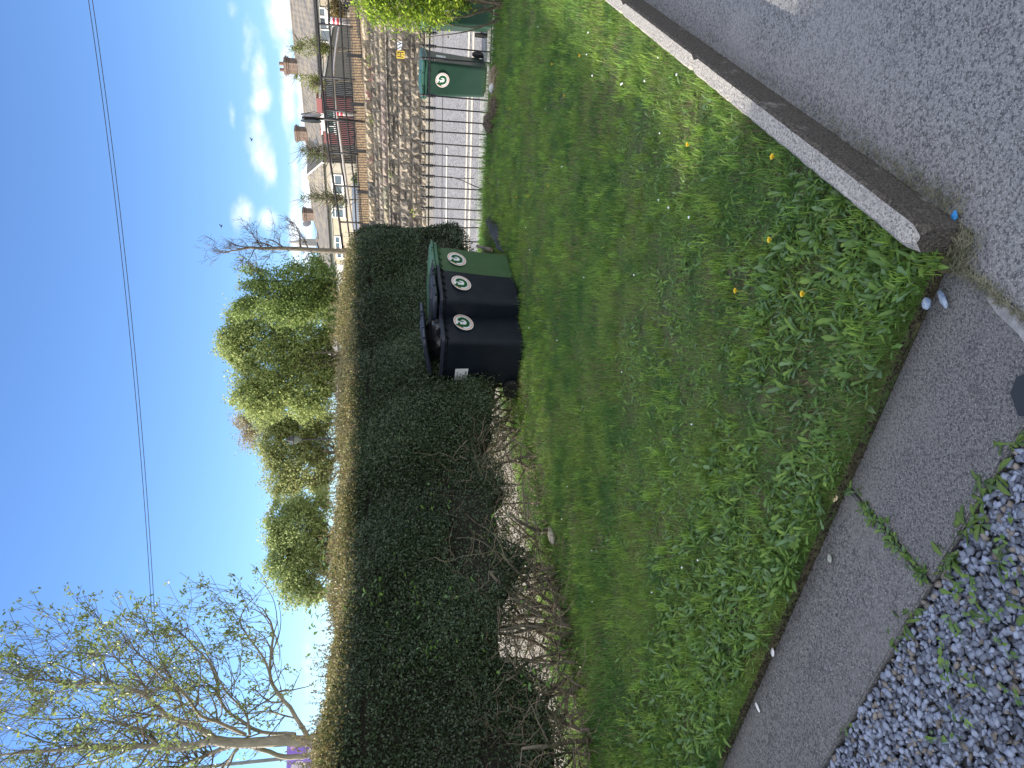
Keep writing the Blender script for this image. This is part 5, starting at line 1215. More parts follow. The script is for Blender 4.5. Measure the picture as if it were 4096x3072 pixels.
leafy_tree('broadleaf_tree', 'dark green bushy tree beside the bare trunk at the right of the tree row', 'tree', [(985, 1225, 45, 55), (1010, 1120, 55, 60), (1090, 1190, 85, 80), (1180, 1110, 70, 65), (1190, 1220, 95, 90), (1290, 1120, 60, 80), (1290, 1230, 70, 70)], 27, 30000, (.20, .29, .08), 1180, col2=(.30, .38, .12), seed=3, clump=.42, freq=3.4, group=TREE_G)
leafy_tree('broadleaf_tree', 'tallest yellow green tree in the middle of the tree row', 'tree', [(955, 1290, 55, 70), (935, 1380, 55, 80), (980, 1480, 65, 90), (1010, 1580, 70, 75), (1060, 1320, 100, 90), (1090, 1450, 100, 110), (1120, 1580, 100, 80), (1200, 1370, 90, 110), (1220, 1510, 95, 110), (1290, 1430, 50, 120), (1200, 1610, 85, 65), (1300, 1580, 45, 80), (1060, 1640, 70, 55), (1310, 1340, 40, 80)], 28.5, 76000, (.42, .48, .17), 1400, col2=(.29, .38, .13), seed=5, clump=.42, freq=3.4, br=120, group=TREE_G)
leafy_tree('budding_tree', 'thin brownish budding tree showing behind the tallest yellow green tree', 'tree', [(990, 1690, 55, 60), (1030, 1720, 70, 70), (1080, 1660, 60, 60)], 36, 9000, (.38, .30, .17), 1700, leaf=.07, col2=(.32, .30, .15), seed=6, clump=.36, br=170, group=TREE_G)
leafy_tree('broadleaf_tree', 'rounded green tree directly behind the old lantern post', 'tree', [(1070, 1700, 50, 60), (1100, 1790, 60, 80), (1110, 1890, 60, 80), (1180, 1750, 80, 90), (1200, 1880, 85, 90), (1150, 1960, 50, 40), (1280, 1820, 50, 140), (1270, 1690, 60, 70), (1285, 1940, 45, 60), (1120, 1700, 70, 60)], 30, 42000, (.34, .40, .15), 1820, col2=(.40, .41, .17), seed=8, clump=.42, freq=3.4, br=80, group=TREE_G)
leafy_tree('broadleaf_tree', 'low spreading green tree at the left end of the tree row', 'tree', [(1125, 2040, 50, 50), (1130, 2130, 60, 60), (1105, 2200, 45, 60), (1150, 2280, 75, 80), (1190, 2360, 65, 60), (1210, 2100, 80, 100), (1220, 2230, 80, 100), (1250, 2380, 40, 60), (1285, 2070, 40, 90), (1290, 2220, 40, 100), (1190, 2030, 60, 50)], 27, 42000, (.30, .39, .14), 2200, col2=(.38, .44, .17), seed=9, clump=.42, freq=3.4, br=90, group=TREE_G)
SG = 'young street trees in front of the cottages'
leafy_tree('young_tree', 'fullest pale green sapling, crossing the right chimney', 'tree', [(1175, 195, 20, 12), (1200, 190, 26, 28), (1232, 190, 34, 42), (1262, 185, 30, 40), (1290, 190, 30, 24), (1305, 205, 24, 20)], 24, 1500, (.30, .34, .09), 190, leaf=.055, col2=(.22, .27, .07), seed=12, clump=.44, br=30, r0=.03, group=SG, shell=.5)
leafy_tree('young_tree', 'pale green sapling standing over the end of the dark shed', 'tree', [(1188, 306, 10, 10), (1215, 320, 22, 22), (1245, 325, 28, 30), (1272, 335, 26, 34)], 24, 1000, (.32, .35, .09), 322, leaf=.055, col2=(.25, .28, .07), seed=13, clump=.44, br=24, r0=.03, group=SG, shell=.5)
leafy_tree('young_tree', 'sparse sapling with few green leaves beside the gable dormer', 'tree', [(1215, 600, 16, 16), (1245, 615, 22, 30), (1280, 618, 26, 34), (1320, 620, 30, 24)], 24, 520, (.14, .2, .06), 615, leaf=.055, seed=14, clump=.44, br=60, r0=.03, group=SG, shell=.5)
leafy_tree('young_tree', 'sparse twiggy sapling in front of the left chimney', 'tree', [(1215, 795, 18, 20), (1260, 790, 26, 26), (1300, 795, 30, 34), (1340, 800, 34, 34), (1380, 800, 20, 24)], 24, 620, (.16, .22, .07), 800, leaf=.055, seed=15, clump=.44, br=80, r0=.03, group=SG, shell=.5)
leafy_tree('brown_shrub', 'brown and yellow leaved shrub behind the fence at the far right', 'shrub', [(1350, 30, 34, 50), (1375, 45, 30, 40), (1395, 20, 26, 40)], 23, 1600, (.28, .19, .07), 30, leaf=.07, col2=(.14, .14, .05), seed=16, clump=.47, br=30, r0=.03)
leafy_tree('green_shrub', 'small bright green shrub in front of the patchy cream cottage', 'shrub', [(1425, 715, 14, 20), (1445, 705, 20, 30), (1455, 730, 14, 20)], 24, 900, (.08, .20, .03), 715, leaf=.06, seed=17, clump=.45, br=10, r0=.02)
# bare tree
bt = empty('bare_tree', D(1450, 1005, 21), 0, 'slender leafless tree with a fan of fine twigs above the hedge end', 'tree'); bt.location.z = st_z(tn(Vector(bt.location))[0], WH+.3)
off = Vector(bt.location); b = MB(); r = random.Random(4); Yb = 21
tp = [Vector((0, 0, -.2))] + [D(v, y, Yb)-off for v, y in ((1345, 1004), (1280, 1002), (1200, 996), (1120, 993), (1050, 994), (1000, 990), (950, 1000), (900, 1008))]
b.tube(tp, [.085, .075, .068, .062, .056, .045, .036, .022, .012], 8)
fine = MB()
def fork(mb, p, d, L, rad, depth, wob=.22, spread=.5, up=.1):
    pts = [Vector(p)]; d = Vector(d).normalized(); n = 5; rs = [rad]
    for i in range(n):
        d = (d+Vector((r.gauss(0, wob), r.gauss(0, wob), r.gauss(0, wob)+up))).normalized(); pts.append(pts[-1]+d*L/n); rs.append(max(rad*(1-.6*(i+1)/n), .0035))
    mb.tube(pts, rs, 4 if rad > .012 else 3, caps=False)
    if depth > 0:
        for k in range(r.randint(3, 5)):
            j = r.randint(1, n); nd = (d+Vector((r.gauss(0, spread), r.gauss(0, spread*.8), r.gauss(0, spread)))).normalized(); fork(mb, pts[j], nd, L*r.uniform(.5, .8), max(rs[j]*.6, .0035), depth-1, wob, spread, up)
for (v, y, tv, ty, rad) in ((1235, 1000, 1205, 935, .022), (1205, 996, 1185, 900, .025), (1140, 994, 1090, 920, .02), (1100, 994, 1060, 905, .02), (1050, 994, 1000, 930, .02), (1010, 992, 940, 960, .022), (980, 995, 890, 985, .018), (960, 998, 880, 1030, .018), (1020, 992, 960, 1060, .016), (1100, 994, 1050, 1045, .012), (1170, 996, 1130, 1040, .01), (1250, 1000, 1240, 1030, .008)):
    a, c_ = D(v, y, Yb)-off, D(tv, ty, Yb)-off; fork(fine, a, c_-a, (c_-a).length*1.05, rad, 3, up=.06)
b.build('trunk', M_bark, bt, smooth=True); fine.build('twigs', mat('bare_twig', (.10, .08, .065), rough=.8), bt)

# big budding tree behind the hedge at the left
bg_t = empty('budding_ash', D(1400, 2965, 9.6), 0, 'large spreading tree with opening leaf buds behind the left end of the hedge', 'tree'); bg_t.location.z = -.02
off = Vector(bg_t.location); r = random.Random(21); Yb = 9.6; tb = MB(); lb = MB()
def W(v, y, dY=0): return D(v, y, Yb+dY) - off
limbs = [([(1500, 2950, 0), (1260, 2962, 0), (1100, 2965, 0), (950, 2975, 0), (840, 2960, 0)], .085, .07),
 ([(840, 2960, 0), (760, 2990, .1), (640, 2988, .2), (538, 2985, .3), (400, 2990, .3), (253, 2997, .3), (82, 3012, .3), (-120, 3020, .3)], .055, .014),
 ([(860, 2950, 0), (760, 2900, -.1), (665, 2864, -.2), (601, 2795, -.3), (506, 2750, -.3), (400, 2735, -.3), (300, 2740, -.3), (180, 2720, -.4)], .048, .010),
 ([(1180, 2935, 0), (1050, 2930, .3), (930, 2860, .5), (880, 2800, .6), (870, 2740, .7), (830, 2640, .8), (760, 2570, .8)], .032, .009),
 ([(1230, 2945, 0), (1160, 2830, .2), (1090, 2740, .3), (1080, 2660, .4), (1095, 2535, .4)], .035, .016),
 ([(1090, 2740, .3), (1060, 2640, .3), (1000, 2560, .3), (960, 2480, .3), (990, 2420, .3)], .018, .006),
 ([(980, 2940, 0), (900, 2900, -.5), (800, 2860, -.9), (740, 2780, -1.1), (640, 2700, -1.2), (560, 2620, -1.2)], .03, .008),
 ([(1000, 2940, .1), (980, 2850, .3), (900, 2760, .3), (860, 2680, .4), (820, 2600, .4)], .02, .007),
 ([(950, 2975, 0), (850, 3010, .3), (760, 3050, .5), (640, 3110, .6), (500, 3150, .6)], .04, .012),
 ([(1000, 2985, 0), (1080, 3010, 0), (1160, 3030, 0), (1230, 3020, 0)], .03, .04),
 ([(950, 2990, 0), (900, 3060, .2), (820, 3130, .3)], .03, .01),
 ([(640, 2988, .2), (560, 2920, .3), (450, 2890, .4), (330, 2870, .4), (200, 2880, .5), (60, 2860, .5)], .022, .007),
 ([(601, 2795, -.3), (560, 2720, 0), (480, 2650, .1), (440, 2590, .1), (420, 2520, .1)], .018, .006),
 ([(760, 2900, -.1), (720, 2800, .2), (690, 2720, .4), (650, 2650, .5), (620, 2560, .5)], .018, .006),
 ([(538, 2985, .3), (450, 3030, .4), (320, 3060, .4), (180, 3080, .4)], .018, .007),
 ([(400, 2735, -.3), (300, 2690, -.2), (200, 2650, -.2), (140, 2700, -.2)], .012, .005)]
tips = []
def twig(mb, p, d, L, rad, depth):
    pts = [Vector(p)]; d = Vector(d).normalized(); n = 6; rs = [rad]; bend = Vector((r.gauss(0, .12), r.gauss(0, .1), .10+r.random()*.08))
    for i in range(n):
        d = (d + bend + Vector((r.gauss(0, .13), r.gauss(0, .13), r.gauss(0, .13)))).normalized(); pts.append(pts[-1]+d*L/n); rs.append(max(rad*(1-.65*(i+1)/n), .0028))
    mb.tube(pts, rs, 4 if rad > .006 else 3, caps=False)
    if depth > 0:
        for k in range(r.randint(2, 4)):
            j = r.randint(1, n-1); nd = d + Vector((r.gauss(0, .75), r.gauss(0, .6), r.gauss(.1, .5))); twig(mb, pts[j], nd, L*r.uniform(.45, .8), max(rs[j]*.7, .003), depth-1)
        tips.append(pts[-1])
    else:
        tips.append(pts[-1])
        if r.random() < .5: tips.append(pts[r.randint(3, 5)])
for pl, ra, rb_ in limbs:
    raw = [W(*p) for p in pl]; pts = []
    for i in range(len(raw)-1):      # smooth through the traced joints
        p0, p1, p2, p3 = raw[max(i-1, 0)], raw[i], raw[i+1], raw[min(i+2, len(raw)-1)]
        for t in (0, .33, .66): pts.append(.5*((2*p1)+(p2-p0)*t+(2*p0-5*p1+4*p2-p3)*t*t+(3*p1-p0-3*p2+p3)*t**3) + Vector((r.gauss(0, .006), r.gauss(0, .006), 0)))
    pts.append(raw[-1]); n = len(pts); rs = [.88*(ra+(rb_-ra)*i/(n-1)) for i in range(n)]
    tb.tube(pts, rs, 8)
    if pl[0][0] == 1500 or rb_ > ra: continue
    L = sum((pts[i+1]-pts[i]).length for i in range(n-1))
    for k in range(int(L*11)):
        j = r.randint(n//5, n-1); d = (pts[min(j+1, n-1)]-pts[max(j-1, 0)]).normalized()
        nd = d*.6 + Vector((r.gauss(.15, .75), r.gauss(0, .6), r.gauss(.15, .5))); twig(lb, pts[j], nd, r.uniform(.35, .95), max(min(rs[j]*.5, .012), .004), 2 if r.random() < .65 else 1)
    twig(lb, pts[-1], pts[-1]-pts[-2], .5, rb_, 2)
M_ash = mat('ash_bark', (.19, .175, .13), (.31, .28, .21), 14, bump=.6, bscale=40, c3=(.16, .17, .08), s3=3, stretch=(1, 1, .4))
tb.build('trunk', M_ash, bg_t, smooth=True); lb.build('twigs', M_bark, bg_t)
T_ = np.array([t for t in tips if r.random() < .62]); cnt = 6; P = np.repeat(T_, cnt, 0) + rng.normal(0, .022, (len(T_)*cnt, 3)); n = len(P)
c = np.where((rng.random(n) < .6)[:, None], np_col((.30, .38, .10), n), np_col((.16, .23, .07), n))
V, Q, C = card_leaves(n, P, .055, .42, c, np.array([0, 0, .3])); np_mesh('crown', V, Q, None, M_leaf, C, bg_t)

# laurel bush, sunlit, at the right
lr = empty('laurel_bush', D(1990, 20, 9.55), 0, 'bright sunlit yellow green laurel bush at the right end of the railing', 'bush'); lr.location.z = 0
off = np.array(lr.location)
lbl = [(1470, -40, 60, 90), (1530, 20, 70, 70), (1600, 40, 80, 75), (1690, 50, 80, 70), (1760, 20, 80, 80), (1840, -30, 70, 75), (1600, -60, 110, 100), (1750, -80, 120, 90), (1880, -60, 70, 70)]
P = crown(lbl, 9.45, 8500, dy=1.0, freq_s=.25, clump=.30, seed=31, shell=.33, freq=4)
# uneven outline : sprays reaching out
n = len(P); P2 = np.concatenate([P + np.random.default_rng(1).normal(0, .03, P.shape)]); c = np_col((.34, .46, .04), n, .6, 1.25); k = rng.random(n) < .3; c[k] = np_col((.13, .24, .03), int(k.sum()))
lv = leaves('crown', P2-off, rng.uniform(0, 6.28, n), rng.uniform(.045, .075, n), rng.uniform(.020, .032, n), rng.uniform(-.5, 1.2, n), rng.uniform(0, .7, n), c, np.where(rng.random(n) < .4, 0, 2), parent=lr, z=1, fold=.2)
b = MB(); r = random.Random(8)
for k in range(26):
    q = Vector(P[r.randrange(len(P))]) - Vector(off); limb(b, (r.uniform(-.1, .25), r.uniform(-.1, .2), -.05), q, .012, .004, rr_=r, wob=.1, k=5)
b.build('stems', M_twig, lr, smooth=True)

# ------------------------------------------------------------------ lamp, pole, wires, billboard, birds
lp = empty('street_lantern', D(1400, 1755, 24), 0, 'old style black street lantern on a slim post beyond the hedge', 'street lamp'); lp.location.z = 1.2
q = lambda v, y=1758: D(v, y, 24).z - lp.location.z
zb, zt = q(1209), q(1176); b = MB(); b.lathe([(.05, 0), (.035, .6), (.026, .8), (.026, zb-.04), (.05, zb)], n=8); b.build('post', M_iron, lp, smooth=True)
b = MB(); b.lathe([(.145, zt), (.15, zt+.015), (.11, zt+.07), (.085, zt+.10), (.085, zt+.17), (.05, zt+.19), (.05, zt+.22), (.01, zt+.24)], n=10); b.lathe([(.05, zb-.02), (.06, zb)], n=8)
for k in range(4):
    a = math.pi/4+k*math.pi/2; b.tube([(.055*math.cos(a), .055*math.sin(a), zb), (.11*math.cos(a), .11*math.sin(a), zb+.1), (.14*math.cos(a), .14*math.sin(a), zt)], .008, 4)
hd_ = b.build('lantern_head', M_iron, lp); b = MB(); b.lathe([(.05, zb+.005), (.10, zb+.1), (.13, zt-.005)], n=12); M_lg = mat('lantern_glass', (.30, .34, .28), rough=.2, trans=.5); b.build('lantern_glass', M_lg, hd_)
up_ = empty('utility_pole', D(1200, 3022, 20), 0, 'plain grey utility pole behind the big budding tree', 'pole'); up_.location.z = 0
pt_ = D(823, 3067, 20); b = MB(); b.tube([(0, 0, 0), (pt_.x-up_.location.x, 0, pt_.z), (pt_.x-up_.location.x, 0, 9.5)], [.055, .045, .04], 10); b.build('shaft', mat('pole_grey', (.22, .25, .24), (.16, .18, .18), 3, rough=.6), up_, smooth=True)
b = MB(); b.box((pt_.x-up_.location.x, 0, 8.6), (.5, .07, .08)); b.build('cross_arm', M_iron, up_)
def wire(pts, lab, Y0=16, Y1=19.5):
    mb = MB(); P = []; yy = [p[1] for p in pts]; vv = [p[0] for p in pts]; co = np.polyfit(yy, vv, 2)
    for y in np.linspace(-160, 3085, 50): P.append(D(float(np.polyval(co, y)), y, Y0+(Y1-Y0)*y/3072))
    mb.tube(P, .0075, 4, caps=False); tag(mb.build('overhead_wire', M_iron), lab, 'wire', 'overhead wires')
wire([(356, 0), (392, 283), (446, 693), (484, 1000), (575, 1950), (602, 2400)], 'upper of the two thin overhead wires crossing the blue sky')
wire([(371, 0), (404, 253), (462, 693), (497, 1000), (588, 1950), (615, 2430)], 'lower of the two thin overhead wires crossing the blue sky', 16.1, 19.6)
bb = empty('billboard', D(1250, 3020, 26), R(12), 'purple and lilac advertising panel seen low behind the big tree trunk', 'billboard'); bb.location.z = 1.0
z0, z1 = 2.4, D(1146, 3050, 26).z - 1.0; b = MB(); b.box((-.15, .06, (z0+z1)/2), (1.6, .08, z1-z0)); b.build('panel', mat('advert_purple', (.24, .14, .55), (.32, .24, .62), 2, rough=.5, lo=.45, hi=.6), bb)
b = MB()
def blob(cx_, cz_, rx, rz_, y, mi, n=22, jag=.0): b.add([(cx_+rx*math.cos(2*math.pi*k/n)*(1+jag*math.sin(k*2.7)), y, cz_+rz_*math.sin(2*math.pi*k/n)*(1+jag*math.cos(k*1.9))) for k in range(n)], [tuple(range(n))], mi)
blob(-.45, z1-.42, .30, .30, .014, 0, jag=.08); blob(-.50, z1-.26, .14, .18, .010, 1); blob(-.78, z1-.45, .12, .4, .012, 2); blob(.30, z1-.2, .1, .08, .012, 2); blob(.05, z1-.75, .16, .12, .012, 0)
b.build('picture', [mat('advert_pale', (.62, .56, .62), rough=.5), mat('advert_cream', (.6, .52, .42), rough=.5), mat('advert_pink', (.62, .36, .6), rough=.5)], bb)
b = MB(); vs, fs = text_mesh("iOI", .26, None); b.add([(v.x+.35, .008, v.y+z1-.72) for v in vs], fs); b.build('lettering', mat('advert_ink', (.10, .06, .38), rough=.5), bb)
b = MB()
for x in (-.7, .4): b.tube([(x, .14, -.5), (x, .14, z1-.1)], .04, 8)
b.build('support', M_iron, bb)
for (v, y, lab) in ((1007, 559, 'tiny dark bird flying over the right hand clouds'), (886, 905, 'tiny dark bird flying left of the bare tree top')):
    b = MB(); b.loft([[(x, r_*math.cos(a), r_*math.sin(a)) for a in [2*math.pi*k/6 for k in range(6)]] for x, r_ in ((-.2, .005), (-.1, .04), (.05, .05), (.16, .03), (.2, .006))])
    b.add([(.06, 0, .03), (-.05, 0, .03), (-.12, .32, .12), (-.02, .3, .13)], [(0, 1, 2, 3)]); b.add([(.06, 0, .03), (-.05, 0, .03), (-.12, -.32, .12), (-.02, -.3, .13)], [(3, 2, 1, 0)])
    o = b.build('bird', M_iron); o.location = D(v, y, 70); o.rotation_euler = (0, .2, .5); tag(o, lab, 'bird', 'birds in the sky')

# ------------------------------------------------------------------ small things on the ground
def clod(loc, size, label, seed, m, name='stump', cat='stump', rz=0):
    o = crumple(name, size, None, m, seed, amp=.28, sub=3, label=label, cat=cat); o.location = loc; o.rotation_euler = (0, 0, rz); return o
M_root = mat('root_mass', (.14, .105, .075), (.045, .035, .026), 30, bump=1.2, bscale=26, bdist=.06, stretch=(1, .4, 1))
g1 = G(1985, 320, 0)
st1 = clod(g1+Vector((0, 0, .02)), (.19, .10, .085), 'split brown stump with a pale chip at the lawn edge below the street bin', 3, mat('split_wood', (.30, .23, .15), (.14, .10, .07), 16, bump=1, bscale=22, bdist=.05, stretch=(.3, 1, 1)), rz=-.5)
ch = crumple('pale_chip', (.06, .035, .035), st1, mat('pale_chip', (.55, .54, .55), rough=.7), 5, sub=2); ch.location = (-.10, -.07, .05)
st2 = clod(G(1990, 425, 0)+Vector((0, 0, .02)), (.11, .10, .07), 'dark shaggy root clod between the stump and the grass edge', 6, M_root, name='root_clod', cat='clod')
st3 = clod(G(1975, 480, 0)+Vector((0, .1, .03)), (.14, .12, .10), 'leftmost dark shaggy root clod at the foot of the railing', 9, M_root, name='root_clod', cat='clod')
for o_, n_ in ((st2, 260), (st3, 420)):
    mb = MB(); r = random.Random(n_)
    for k in range(n_):
        a = Vector((r.gauss(0, 1), r.gauss(0, 1), abs(r.gauss(0, 1)))).normalized(); p = Vector((a.x*.12, a.y*.10, a.z*.085)); mb.tube([p*.85, p*1.1+Vector((0, 0, .01)), p*1.25+Vector((r.gauss(0, .03), r.gauss(0, .03), -.01))], [.0025, .002, .001], 3, caps=False)
    mb.build('roots', M_twig, o_)
# black tarpaulin edging and old timbers where the hedge ends
tp_ = empty('black_sheeting', G(1990, 930, 0), 0, 'crumpled black plastic edging beside the hedge end', 'plastic sheet'); b = MB(); off = Vector(tp_.location)
secs = []
for i, (v, y, r_) in enumerate(((1955, 868, .02), (1962, 885, .07), (1975, 905, .09), (1985, 935, .08), (1990, 965, .06), (2000, 990, .05), (2010, 1010, .02))):
    c_ = G(v+12, y, 0) - off; secs.append([c_ + Vector((r_*.45*math.cos(a), r_*.8*math.sin(a)*.7, max(-.03, r_*1.2*math.sin(a)+.02)*(1+.2*math.sin(i*3+a*3)))) for a in [2*math.pi*k/9 for k in range(9)]])
b.loft(secs); b.build('sheet', mat('black_plastic', (.015, .017, .02), rough=.35, bump=.8, bscale=30), tp_)
def log_(v0, y0, v1, y1, r_, lab, z=.03, dz=0.0):
    a, c_ = G(v0, y0, z), G(v1, y1, z); a2 = a.lerp(c_, .5) + Vector((0, 0, .015)); o = empty('old_timber', a, 0, lab, 'timber', 'old timbers at the hedge end'); b = MB()
    c_.z += dz; b.tube([a-a, a2-a, c_-a], [r_, r_*.9, r_*.85], 8); b.build('log', M_deadwood, o)
log_(1965, 1000, 1925, 985, .028, 'upper weathered timber poking out of the hedge end', .08, .06)
log_(1985, 1045, 1895, 1052, .022, 'long thin weathered timber low in the hedge end', .08, .12)
b = MB(); p = G(1950, 1022, .05); b.box((0, 0, 0), (.16, .08, .13), Matrix.Rotation(.2, 3, 'Y')); o = b.build('wood_block', M_deadwood); bmn = bmesh.new(); bmn.from_mesh(o.data); bmesh.ops.bevel(bmn, geom=list(bmn.edges), offset=.012, segments=2, affect='EDGES'); bmn.to_mesh(o.data); bmn.free(); o.location = p+Vector((0, .1, .03)); tag(o, 'cut grey wood block between the timbers at the hedge end', 'wood block')
# pale dead root by the hedge foot
o = clod(G(2205, 2140, .03), (.10, .04, .03), 'bleached dead root lying at the hedge foot', 15, mat('bleached_wood', (.50, .45, .38), (.3, .26, .2), 20, bump=.8), name='dead_root', cat='root', rz=.9)
# bare earth strip at the hedge foot, fallen twigs
lit = MB(); r = random.Random(77)
for k in range(1500):
    s = r.uniform(-6, s_rail-.6); q = -abs(r.gauss(0, .16))+.1; p = HP(s, q, 0); a = r.uniform(0, 6.28); L = r.uniform(.03, .14); d = Vector((math.cos(a), math.sin(a), r.uniform(0, .3)))*L
    lit.tube([p+Vector((0, 0, .005)), p+d*.5+Vector((0, 0, .012)), p+d], [.002, .0016, .0008], 3, caps=False)
tag(lit.build('twig_litter', M_twig), kind='stuff')
# dandelions
M_dand = mat('dandelion_yellow', (.80, .62, .03), (.72, .5, .02), 40, rough=.6); M_stemg = mat('flower_stem', (.22, .26, .08), rough=.6)
def dandelion(v, y, h, lab, closed=False):
    g = G(v, y, 0); o = empty('dandelion', g, 0, lab, 'dandelion', 'dandelions in the lawn'); r = random.Random(v+y); lean = Vector((r.gauss(0, .02), r.gauss(0, .02), h)); b = MB(); b.tube([(0, 0, 0), lean*.5+Vector((.006, 0, 0)), lean], .0022, 5); b.build('stem', M_stemg, o)
    b = MB(); b.lathe([(.003, h-.008), (.007, h)], (lean.x, lean.y, 0), 8)
    for ring, (rad, tilt, n) in enumerate(((.0135, .35, 14), (.0105, .7, 12), (.007, 1.1, 9))):
        if closed: rad *= .5; tilt = 1.3
        for k in range(n):
            a = 2*math.pi*k/n+ring*.3; c, s_ = math.cos(a), math.sin(a); w_ = .0028
            b.add([(lean.x-s_*w_, lean.y+c*w_, h), (lean.x+s_*w_, lean.y-c*w_, h), (lean.x+c*rad*math.cos(tilt)+s_*w_, lean.y+s_*rad*math.cos(tilt)-c*w_, h+rad*math.sin(tilt)), (lean.x+c*rad*math.cos(tilt)-s_*w_, lean.y+s_*rad*math.cos(tilt)+c*w_, h+rad*math.sin(tilt))], [(0, 1, 2, 3)])
    b.build('flower', M_dand, o)
for (v, y, h, lab) in ((2240, 262, .07, 'dandelion flower nearest the right edge, tall among the lawn'), (2342, 216, .05, 'dandelion flower closest to the sunlit kerb grass'), (2054, 438, .05, 'small dandelion flower nearest the root clods'), (2278, 384, .05, 'half open dandelion in the middle of the lawn, right side'), (2078, 780, .04, 'upper of a pair of dandelions below the bent railing bar'), (2125, 780, .04, 'lower of a pair of dandelions below the bent railing bar'), (2214, 734, .04, 'single dandelion just below the pair in the lawn'),
    (2795, 585, .06, 'dandelion flower beside the shaded half of the kerb, farther one'), (3140, 667, .07, 'largest dandelion flower next to the kerb'), (3135, 915, .06, 'orange half closed dandelion near the kerb end'), (3000, 1178, .07, 'dandelion flower left of the dense broad leaves'), (3280, 1152, .08, 'dandelion flower inside the dense broad leaves'), (2038, 1090, .10, 'dandelion bud in front of the green bin')):
    dandelion(v, y, h, lab)
dz_ = []
r = random.Random(40)
b = MB()
for k in range(34):
    v = r.uniform(2000, 2800); y = r.uniform(60, 2500); g = G(v, y, .045); rad = r.uniform(.005, .009); b.loft([[g+Vector((rr_*rad*math.cos(a), rr_*rad*math.sin(a), z)) for a in [2*math.pi*j/7 for j in range(7)]] for rr_, z in ((.3, -.004), (1, 0), (.7, .004))])
tag(b.build('daisies', M_white), kind='stuff')
# litter
def foil(v, y, size, m, label, name, seed, z=ZP+.015, rz=0.0, cat='litter', amp=.4):
    o = crumple(name, size, None, m, seed, amp=amp, sub=3, label=label, cat=cat); o.location = G(v, y, z); o.rotation_euler = (0, 0, rz); return o
foil(3330, 1968, (.035, .026, .018), mat('paper_cream', (.72, .60, .36), (.60, .48, .28), 40, rough=.8, bump=.5), 'crumpled cream paper lying where lawn meets path', 'crumpled_paper', 2, z=ZP+.03)
M_wrap = mat('wrapper_blue_white', (.28, .35, .45), (.12, .18, .30), 40, rough=.3, lo=.45, hi=.6)
foil(3770, 1196, (.032, .011, .006), M_wrap, 'pale blue wrapper on the path below the kerb end', 'sweet_wrapper', 3, rz=.5)
foil(3705, 1214, (.018, .014, .010), M_wrap, 'small white wrapper scrap in the leaves beside the path corner', 'wrapper_scrap', 4, z=ZP+.05)
foil(3818, 862, (.014, .010, .006), mat('plastic_blue', (.02, .22, .55), rough=.3), 'bright blue plastic scrap on the driveway beside the kerb', 'plastic_scrap', 5, z=ZD+.012)
foil(3090, 2608, (.018, .010, .006), M_white, 'little white petal like scrap on the lawn edge of the path', 'paper_scrap', 6)
foil(3030, 2830, (.022, .007, .004), M_white, 'curled white scrap on the path at the far left', 'paper_scrap', 7, rz=.9)
foil(3318, 2233, (.016, .012, .006), mat('lichen_pebble', (.36, .38, .33), (.2, .22, .2), 60), 'pale green flat pebble on the path slab', 'pebble', 8, cat='pebble', amp=.2)
# piece of black plastic with a pale edge at the picture's lower edge
b = MB(); n = 9; g = G(4138, 1568, ZP+.004); sh = [(-.03, -.05), (.02, -.06), (.06, -.03), (.07, .04), (.03, .06), (-.01, .05), (-.035, .035), (-.03, .01), (-.045, -.01)]
b.loft([[Vector((x, y, z)) for x, y in sh] for z in (0, .012)]); bp_ = b.build('black_plastic_piece', mat('black_fleck', (.012, .018, .025), rough=.6)); bp_.location = g; bp_.rotation_euler = (0, 0, 2.1); tag(bp_, 'torn black plastic piece with a pale edge on the near path edge', 'litter')
b = MB(); b.tube([(-.035, .036, .013), (-.032, .01, .014), (-.046, -.01, .013), (-.032, -.05, .013)], .004, 5); b.build('pale_edge', M_white, bp_)
# cement smear on the path corner by the joint
b = MB(); ctr = G(4060, 1290, ZP+.002); r = random.Random(2); ppl = []
for (v, y) in ((3965, 1165), (4000, 1180), (4040, 1215), (4110, 1280), (4190, 1350), (4190, 1430), (4110, 1390), (4070, 1330), (4020, 1290), (3990, 1260), (3950, 1200)): ppl.append(G(v+r.uniform(-6, 6), y+r.uniform(-6, 6), ZP+.0015))
b.add(ppl, [tuple(range(len(ppl)))]); o = b.build('cement_smear', M_cement); o['kind'] = 'structure'
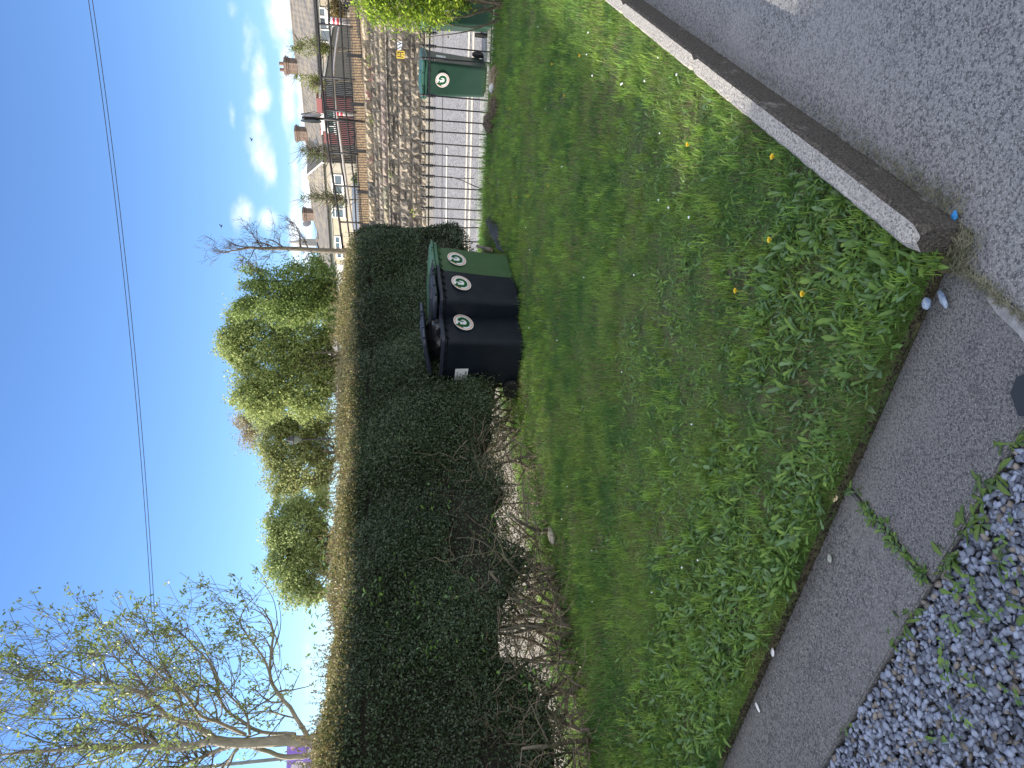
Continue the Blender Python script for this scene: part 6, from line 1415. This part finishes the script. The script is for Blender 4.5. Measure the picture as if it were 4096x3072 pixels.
# dry grass clippings : along the kerb foot and in the joint
cl = MB(); r = random.Random(5)
def clip(p, L, col=None, rad=.0009):
    a = r.uniform(0, 6.28); d = Vector((math.cos(a), math.sin(a), r.uniform(0, .25)))*L; s_ = Vector((-d.y, d.x, 0))*r.gauss(0, .25); cl.tube([p, p+d*.5+s_+Vector((0, 0, .004)), p+d], [rad, rad, rad*.6], 3, caps=False)
for k in range(700):    # kerb foot on the driveway
    t = abs(r.gauss(0, .3)) if r.random() < .7 else r.uniform(0, 2.6); p = K1t + kd*(t*1.4+.05) + kn*(KWID+abs(r.gauss(0, .035))+.004); p.z = ZD+.003+abs(r.gauss(0, .004)); clip(p, r.uniform(.008, .035))
for k in range(900):     # joint and kerb end
    t = r.random()**1.3; p = J1.lerp(PBJ+jd*.5, t) + kd*r.gauss(0, .010); p.z = ZD+.008+abs(r.gauss(0, .006)); clip(p, r.uniform(.01, .04))
for k in range(700):
    p = K1t - kd*abs(r.gauss(0, .03)) + kn*r.uniform(-.03, KWID*.9); p.z = ZD+.01+abs(r.gauss(0, .015)); clip(p, r.uniform(.015, .05))
for k in range(330):     # odd straws on the concrete
    p = G(r.uniform(2700, 4090), r.uniform(0, 2900), ZP+.003); clip(p, r.uniform(.008, .03), rad=.0006)
tag(cl.build('dry_clippings', mat('straw', (.24, .23, .16), (.10, .11, .06), 30, rough=.8)), kind='stuff')
# soil crumbs and creeping leaves along the lawn edge of the path
n = 2600; t = rng.uniform(-.2, 1.0, n); L_ = (A9-PA1).length
P_ = np.stack([PA1.x+pd.x*L_*t, PA1.y+pd.y*L_*t], 1) + np.array([[pn.x, pn.y]])*(np.abs(rng.normal(0, .018, n))-.012)[:, None]
tag(stones('soil_crumbs', P_, .005, ZP, .05, lambda n: np_col((.05, .04, .028), n, .4, 1.4), M_stone), kind='stuff')
n = 34000; t = rng.uniform(-.8, 1.0, n); P_ = np.stack([PA1.x+pd.x*L_*t, PA1.y+pd.y*L_*t], 1) + np.array([[pn.x, pn.y]])*(np.abs(rng.normal(0, .05, n))-.012)[:, None]
tag(blades(P_, .045, .0022, 'edge_grass', grass_cols(P_, 1.4), lean=.8, z0=-.035), kind='stuff')
